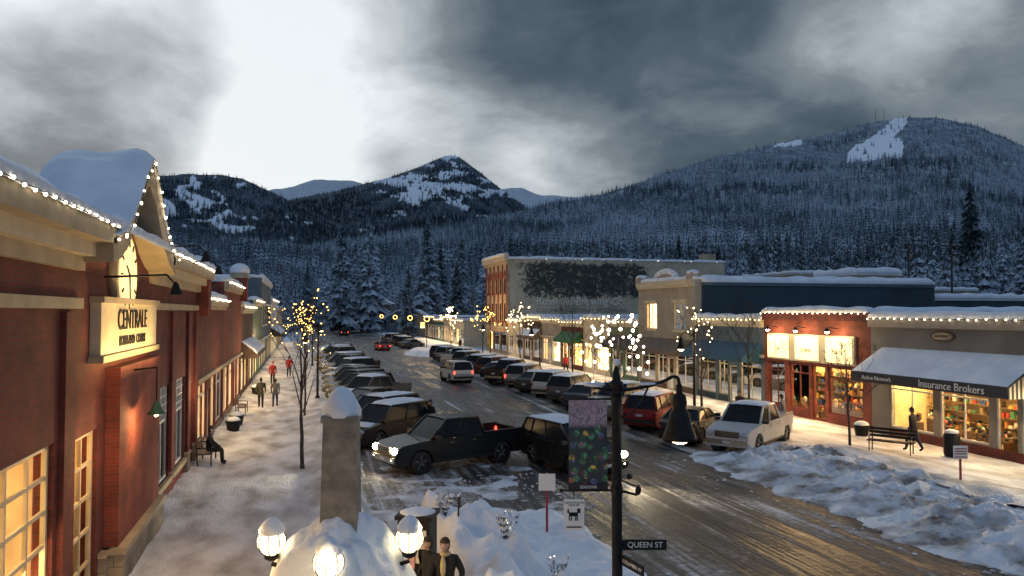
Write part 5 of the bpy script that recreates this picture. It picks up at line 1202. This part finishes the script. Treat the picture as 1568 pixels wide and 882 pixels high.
# ------------------------------------------------------------------ people
SK = pmat('skin', (.55, .36, .27), (.48, .30, .22), scale=8, rough=.5)
def cloth(n, c): return pmat('cloth_' + n, c, tuple(x * .6 for x in c), scale=7, rough=.85, bump=.3, bscale=25)
C = {n: cloth(n, c) for n, c in dict(black=(.015, .015, .018), navy=(.02, .03, .07), red=(.4, .02, .02), grey=(.15, .15, .16), brown=(.05, .03, .018), cream=(.55, .45, .25), denim=(.05, .07, .13), olive=(.07, .07, .04)).items()}
def person(name, x, y, ang, coat, pants, pose='walk', hat=None, hair=C['brown'], scarf=None, z=.13, sc=1.0, ph=1):
    if pose == 'sit':
        hipz = .56; J = dict(pel=(0, 0, hipz), ab=(-.02, 0, hipz + .2), ch=(0, 0, hipz + .42), nk=(.02, 0, hipz + .56), hd=(.04, 0, hipz + .66))
        legs = [[(0, s * .1, hipz), (.44, s * .12, hipz - .02), (.46, s * .13, .1), (.60, s * .14, .05)] for s in (1, -1)]
        arms = [[(0, s * .19, hipz + .48), (.10, s * .27, hipz + .22), (.30, s * .15, hipz + .12)] for s in (1, -1)]
    else:
        st = {'walk': .26, 'stand': .03}[pose] * ph; J = dict(pel=(0, 0, .93), ab=(.0, 0, 1.10), ch=(.02, 0, 1.32), nk=(.03, 0, 1.48), hd=(.05, 0, 1.57))
        legs = []; arms = []
        for s in (1, -1):
            f = st * s; legs.append([(0, s * .09, .90), (f * .62 + .05, s * .10, .50), (f * 1.0 - (.07 if f < 0 else 0), s * .10, .09 + (.06 if f < -.1 else 0)), (f * 1.0 + .14 - (.05 if f < 0 else 0), s * .115, .045)])
            g_ = -f; arms.append([(0.01, s * .19, 1.42), (g_ * .45 - .03, s * .25, 1.15), (g_ * .9 + .10, s * .24, .93)])
    vs = [J['pel'], J['ab'], J['ch'], J['nk'], J['hd']]; ed = [(0, 1), (1, 2), (2, 3), (3, 4)]; rd = [(.165, .14), (.155, .13), (.17, .135), (.065, .06), (.055, .055)]
    seg = [(0, 1, 'c'), (1, 2, 'c'), (2, 3, 'c'), (3, 4, 's')]
    for Lg in legs:
        o = len(vs); vs += Lg[0:4]; rd += [(.105, .105), (.075, .075), (.058, .058), (.045, .05)]; ed += [(0, o), (o, o + 1), (o + 1, o + 2), (o + 2, o + 3)]; seg += [(o, o + 1, 'p'), (o + 1, o + 2, 'p'), (o + 2, o + 3, 'b')]
    for Ar in arms:
        o = len(vs); vs += Ar; rd += [(.08, .08), (.06, .06), (.038, .038)]; ed += [(2, o), (o, o + 1), (o + 1, o + 2)]; seg += [(o, o + 1, 'c'), (o + 1, o + 2, 'c')]
    me = bpy.data.meshes.new('sk'); me.from_pydata(vs, ed, []); ob = bpy.data.objects.new('sk', me); COL.objects.link(ob); ob.modifiers.new('Skin', 'SKIN')
    for i, r in enumerate(rd): me.skin_vertices[0].data[i].radius = r; me.skin_vertices[0].data[i].use_root = (i == 0)
    ss = ob.modifiers.new('ss', 'SUBSURF'); ss.levels = 2; ss.render_levels = 2
    dg = bpy.context.evaluated_depsgraph_get(); m2 = bpy.data.meshes.new_from_object(ob.evaluated_get(dg)); bpy.data.objects.remove(ob)
    m2.name = name; m2.materials.clear()
    for mt in (coat, pants, C['black'], SK): m2.materials.append(mt)
    V = [Vector(v) for v in vs]; idx = {'c': 0, 'p': 1, 'b': 2, 's': 3}
    coat_hem = (J['pel'][2] - .12)
    for p_ in m2.polygons:
        c = p_.center; best = 9; k = 'c'
        for a, b_, t in seg:
            ab = V[b_] - V[a]; u = max(0, min(1, (c - V[a]).dot(ab) / ab.length_squared)); dd = (c - V[a] - ab * u).length - (.03 if t == 'c' else 0)
            if dd < best: best = dd; k = t
        if k == 'p' and c.z > coat_hem and pose != 'sit': k = 'c'
        p_.material_index = idx[k]; p_.use_smooth = True
    o = bpy.data.objects.new(name, m2); COL.objects.link(o); o.location = (x, y, z); o.rotation_euler[2] = ang; o.scale = (sc,) * 3
    hb = MB(); hc = Vector(J['hd']) + Vector((.02, 0, .08)); vs = []; fs = []; nu, nv = 24, 18
    for j in range(nv + 1):
        t = math.pi * j / nv
        for i in range(nu):
            a = 2 * math.pi * i / nu; p_ = Vector((math.sin(t) * math.cos(a), math.sin(t) * math.sin(a), math.cos(t)))
            r = Vector((.094 * p_.x, .076 * p_.y, .118 * p_.z))
            if p_.z < -.2: r.y *= 1 - .35 * (-p_.z - .2); r.x *= 1 - .12 * (-p_.z - .2)
            if p_.x > .8 and abs(p_.y) < .22 and -.35 < p_.z < .1: r.x += .022 * (1 - abs(p_.y) / .22)
            if p_.x > .7 and .15 < abs(p_.y) < .5 and 0 < p_.z < .25: r.x -= .008
            vs.append(hc + r)
    for j in range(nv):
        for i in range(nu): fs.append((j * nu + i, (j + 1) * nu + i, (j + 1) * nu + (i + 1) % nu, j * nu + (i + 1) % nu))
    hb.add(vs, fs, SK, True)
    for s in (1, -1):
        hb.sph(hc + Vector((.082, s * .031, .012)), .011, 'white', 8, 6); hb.sph(hc + Vector((.091, s * .031, .012)), .006, 'dark', 6, 4); hb.sph(hc + Vector((-.005, s * .077, -.005)), .026, SK, 8, 6, (.6, .35, 1)); hb.box(hc.x + .085, hc.x + .093, s * .045, s * .018, hc.z + .03, hc.z + .036, hair)
    hb.sph(hc + Vector((.083, 0, -.058)), .02, goods[0], 8, 5, (.4, 1.1, .25))
    if hat: hb.sph(hc + Vector((-.008, 0, .02)), .112, hat, 16, 10, (.98, .86, 1.05), zmin=.12); hb.sph(hc + Vector((-.01, 0, .14)), .03, hat, 8, 6)
    else: hb.sph(hc + Vector((-.018, 0, .02)), .112, hair, 16, 10, (.95, .85, 1.04), zmin=.22)
    hb.sph(hc + Vector((-.04, 0, -.01)), .088, hair, 14, 8, (.8, .98, 1.2 if not hat else 1))
    if scarf: hb.sph(Vector(J['nk']) + Vector((.01, 0, .02)), .1, scarf, 14, 8, (1, 1, .5)); hb.sph(Vector(J['ch']) + Vector((.13, .0, -.02)), .09, scarf, 10, 6, (.4, .6, 2.2))
    hb.obj('head', o)
    hd = MB(); gl_ = C['black']
    for s, Ar in zip((1, -1), arms):
        w = Vector(Ar[2]); dr = (Vector(Ar[2]) - Vector(Ar[1])).normalized(); dr = (dr + Vector((0, 0, -.4))).normalized(); side = dr.cross(Vector((0, 1, 0))).normalized(); nrm = Vector((0, -s, 0))
        hd.tube(w - dr * .02, w + dr * .09, .034, .038, gl_, 8)
        for k in range(4):
            b0 = w + dr * .085 + side * (-.027 + k * .018); L1 = (.036, .042, .039, .03)[k]; m_ = b0 + dr * L1; e_ = m_ + (dr * .7 + nrm * .7) * L1 * .8; hd.tube(b0, m_, .0095, .009, gl_, 6); hd.tube(m_, e_, .009, .007, gl_, 6); hd.sph(e_, .007, gl_, 6, 4)
        fwd = Vector((1, 0, 0)); b0 = w + dr * .03 + fwd * .03; m_ = b0 + (dr * .6 + fwd * .7) * .04; hd.tube(b0, m_, .012, .010, gl_, 6); hd.tube(m_, m_ + dr * .03, .010, .008, gl_, 6)
    hd.obj('hands', o)
    return o
p1 = bearing((684 - 784) / 1150, 13.2); person('pedestrian', p1.x, p1.y, rad(-120), C['black'], C['black'], 'walk', None, C['brown'], C['cream'], .12)
p2 = bearing((660 - 784) / 1150, 13.5); person('pedestrian', p2.x, p2.y, rad(-150), C['black'], C['navy'], 'stand', None, C['brown'], None, .12, .96)
person('pedestrian', -2.4, 47.0, rad(92), C['olive'], C['black'], 'walk', C['black']); person('pedestrian', -1.6, 47.3, rad(88), C['grey'], C['denim'], 'walk', None, ph=-1, sc=.95)
person('pedestrian', -2.3, 62, rad(-90), C['red'], C['black'], 'walk', C['red']); person('pedestrian', -1.2, 69, rad(90), C['red'], C['black'], 'walk', C['black'], ph=-1)
person('pedestrian', -3.35, 30.2, rad(0), C['black'], C['black'], 'sit', C['black'], z=.12)
person('pedestrian', 24.0, 25.3, rad(100), C['black'], C['navy'], 'walk', C['black']); person('pedestrian', 20.9, 33.0, rad(200), C['brown'], C['black'], 'stand', C['grey']); person('pedestrian', 21.9, 31.0, rad(120), C['grey'], C['denim'], 'walk', C['black'])
person('pedestrian', 5.7, 34.4, rad(200), C['black'], C['black'], 'stand', C['black'], z=0); person('pedestrian', 22.5, 110, rad(90), C['black'], C['black'], 'walk', C['black'], sc=1.0); person('pedestrian', 23.5, 66, rad(90), C['red'], C['black'], 'walk')

# ------------------------------------------------------------------ sky, sun, camera
wd = bpy.data.worlds.new('World'); S.world = wd; wd.use_nodes = True; nt = wd.node_tree; L = nt.links; bg = nt.nodes['Background']
try:
    wd.cycles.sampling_method = 'MANUAL'; wd.cycles.sample_map_resolution = 256
except Exception: pass
tc = N(nt, 'ShaderNodeTexCoord'); nm = N(nt, 'ShaderNodeVectorMath', operation='NORMALIZE'); L.new(tc.outputs['Generated'], nm.inputs[0]); sp = N(nt, 'ShaderNodeSeparateXYZ'); L.new(nm.outputs[0], sp.inputs[0])
zz = mth(nt, 'ADD', mth(nt, 'MAXIMUM', sp.outputs[2], 0.0), .38)
cb = N(nt, 'ShaderNodeCombineXYZ'); L.new(mth(nt, 'DIVIDE', sp.outputs[0], zz), cb.inputs[0]); L.new(mth(nt, 'DIVIDE', sp.outputs[1], zz), cb.inputs[1])
def wn(sc, det, ro, dist, off):
    mp = N(nt, 'ShaderNodeMapping'); mp.inputs['Location'].default_value = off; L.new(cb.outputs[0], mp.inputs[0])
    n = N(nt, 'ShaderNodeTexNoise'); n.inputs['Scale'].default_value = sc; n.inputs['Detail'].default_value = det; n.inputs['Roughness'].default_value = ro; n.inputs['Distortion'].default_value = dist; L.new(mp.outputs[0], n.inputs['Vector']); return n.outputs['Fac']
def spot(px, py, rout, rin=0):
    az = math.atan((px - 784) / 1150) + rad(YAW); el = math.atan((478 - py) / 1150 * math.cos(az - rad(YAW)))
    v = Vector((math.sin(az) * math.cos(el), math.cos(az) * math.cos(el), math.sin(el)))
    dt = N(nt, 'ShaderNodeVectorMath', operation='DOT_PRODUCT'); L.new(nm.outputs[0], dt.inputs[0]); dt.inputs[1].default_value = v
    mr = N(nt, 'ShaderNodeMapRange'); mr.interpolation_type = 'SMOOTHSTEP'; mr.inputs[1].default_value = math.cos(rad(rout)); mr.inputs[2].default_value = math.cos(rad(rin)); L.new(dt.outputs['Value'], mr.inputs[0]); return mr.outputs[0]
n1 = wn(2.0, 6, .55, .3, (3.1, 1.7, 0)); n2 = wn(5.5, 6, .6, .5, (8, 2, 0))
val = None
for w_, sp_ in ((.62, spot(260, -60, 24, 0)), (.26, spot(20, 60, 11, 0)), (.22, spot(500, 60, 9, 0)), (-.34, spot(60, 205, 12, 0)), (-.26, spot(200, 130, 9, 0)), (.38, spot(430, 272, 8, 0)), (.10, spot(300, 240, 8, 0)), (.26, spot(660, 275, 11, 0)), (.16, spot(860, 285, 8, 0)), (.26, spot(1345, 10, 8, 0)), (.14, spot(1460, 80, 7, 0)), (-.08, spot(1150, 120, 16, 3)), (-.06, spot(760, 60, 12, 0))):
    t = mth(nt, 'MULTIPLY', sp_, w_); val = t if val is None else mth(nt, 'ADD', val, t)
val = mth(nt, 'ADD', val, .27)
val = mth(nt, 'ADD', val, mth(nt, 'MULTIPLY', mth(nt, 'SUBTRACT', n1, .5), .95))
val = mth(nt, 'ADD', val, mth(nt, 'MULTIPLY', mth(nt, 'SUBTRACT', n2, .5), .42))
cr = ramp(nt, [(0, (.038, .062, .090)), (.2, (.082, .115, .15)), (.42, (.20, .238, .275)), (.65, (.46, .51, .55)), (.95, (.84, .89, .92))]); L.new(val, cr.inputs[0])
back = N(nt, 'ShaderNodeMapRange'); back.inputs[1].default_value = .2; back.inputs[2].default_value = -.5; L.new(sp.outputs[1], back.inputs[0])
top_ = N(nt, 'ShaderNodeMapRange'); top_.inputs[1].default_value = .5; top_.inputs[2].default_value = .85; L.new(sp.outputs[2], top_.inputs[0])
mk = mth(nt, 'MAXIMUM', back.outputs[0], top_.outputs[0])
mb_ = N(nt, 'ShaderNodeMix', data_type='RGBA'); L.new(mk, mb_.inputs[0]); L.new(cr.outputs[0], mb_.inputs[6]); mb_.inputs[7].default_value = (.20, .285, .42, 1)  # bluish fill added behind and overhead, out of view, to light facing slopes
sky = N(nt, 'ShaderNodeTexSky', sky_type='NISHITA'); sky.sun_disc = False; sky.sun_elevation = rad(2.5); sky.sun_rotation = rad(-12)
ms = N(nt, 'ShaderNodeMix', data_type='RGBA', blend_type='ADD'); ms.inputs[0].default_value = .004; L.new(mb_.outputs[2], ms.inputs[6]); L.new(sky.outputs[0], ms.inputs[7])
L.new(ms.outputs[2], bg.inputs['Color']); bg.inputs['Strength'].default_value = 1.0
sl = bpy.data.lights.new('sun', 'SUN'); sl.energy = .12; sl.angle = rad(25); sl.color = (.82, .92, 1); so = bpy.data.objects.new('sun', sl); COL.objects.link(so)
so.rotation_euler = Vector((.22, -.85, -.55)).to_track_quat('-Z', 'Y').to_euler()
cd = bpy.data.cameras.new('camera'); cd.lens = 36 * 1150 / 1568; cd.sensor_width = 36; cd.clip_end = 20000; cd.clip_start = .1
co = bpy.data.objects.new('camera', cd); COL.objects.link(co); co.location = (0, 0, EYE); co.rotation_euler = (rad(90 + 1.84), 0, rad(-YAW)); S.camera = co
S.view_settings.view_transform = 'Standard'; S.view_settings.look = 'None'; S.view_settings.exposure = 0
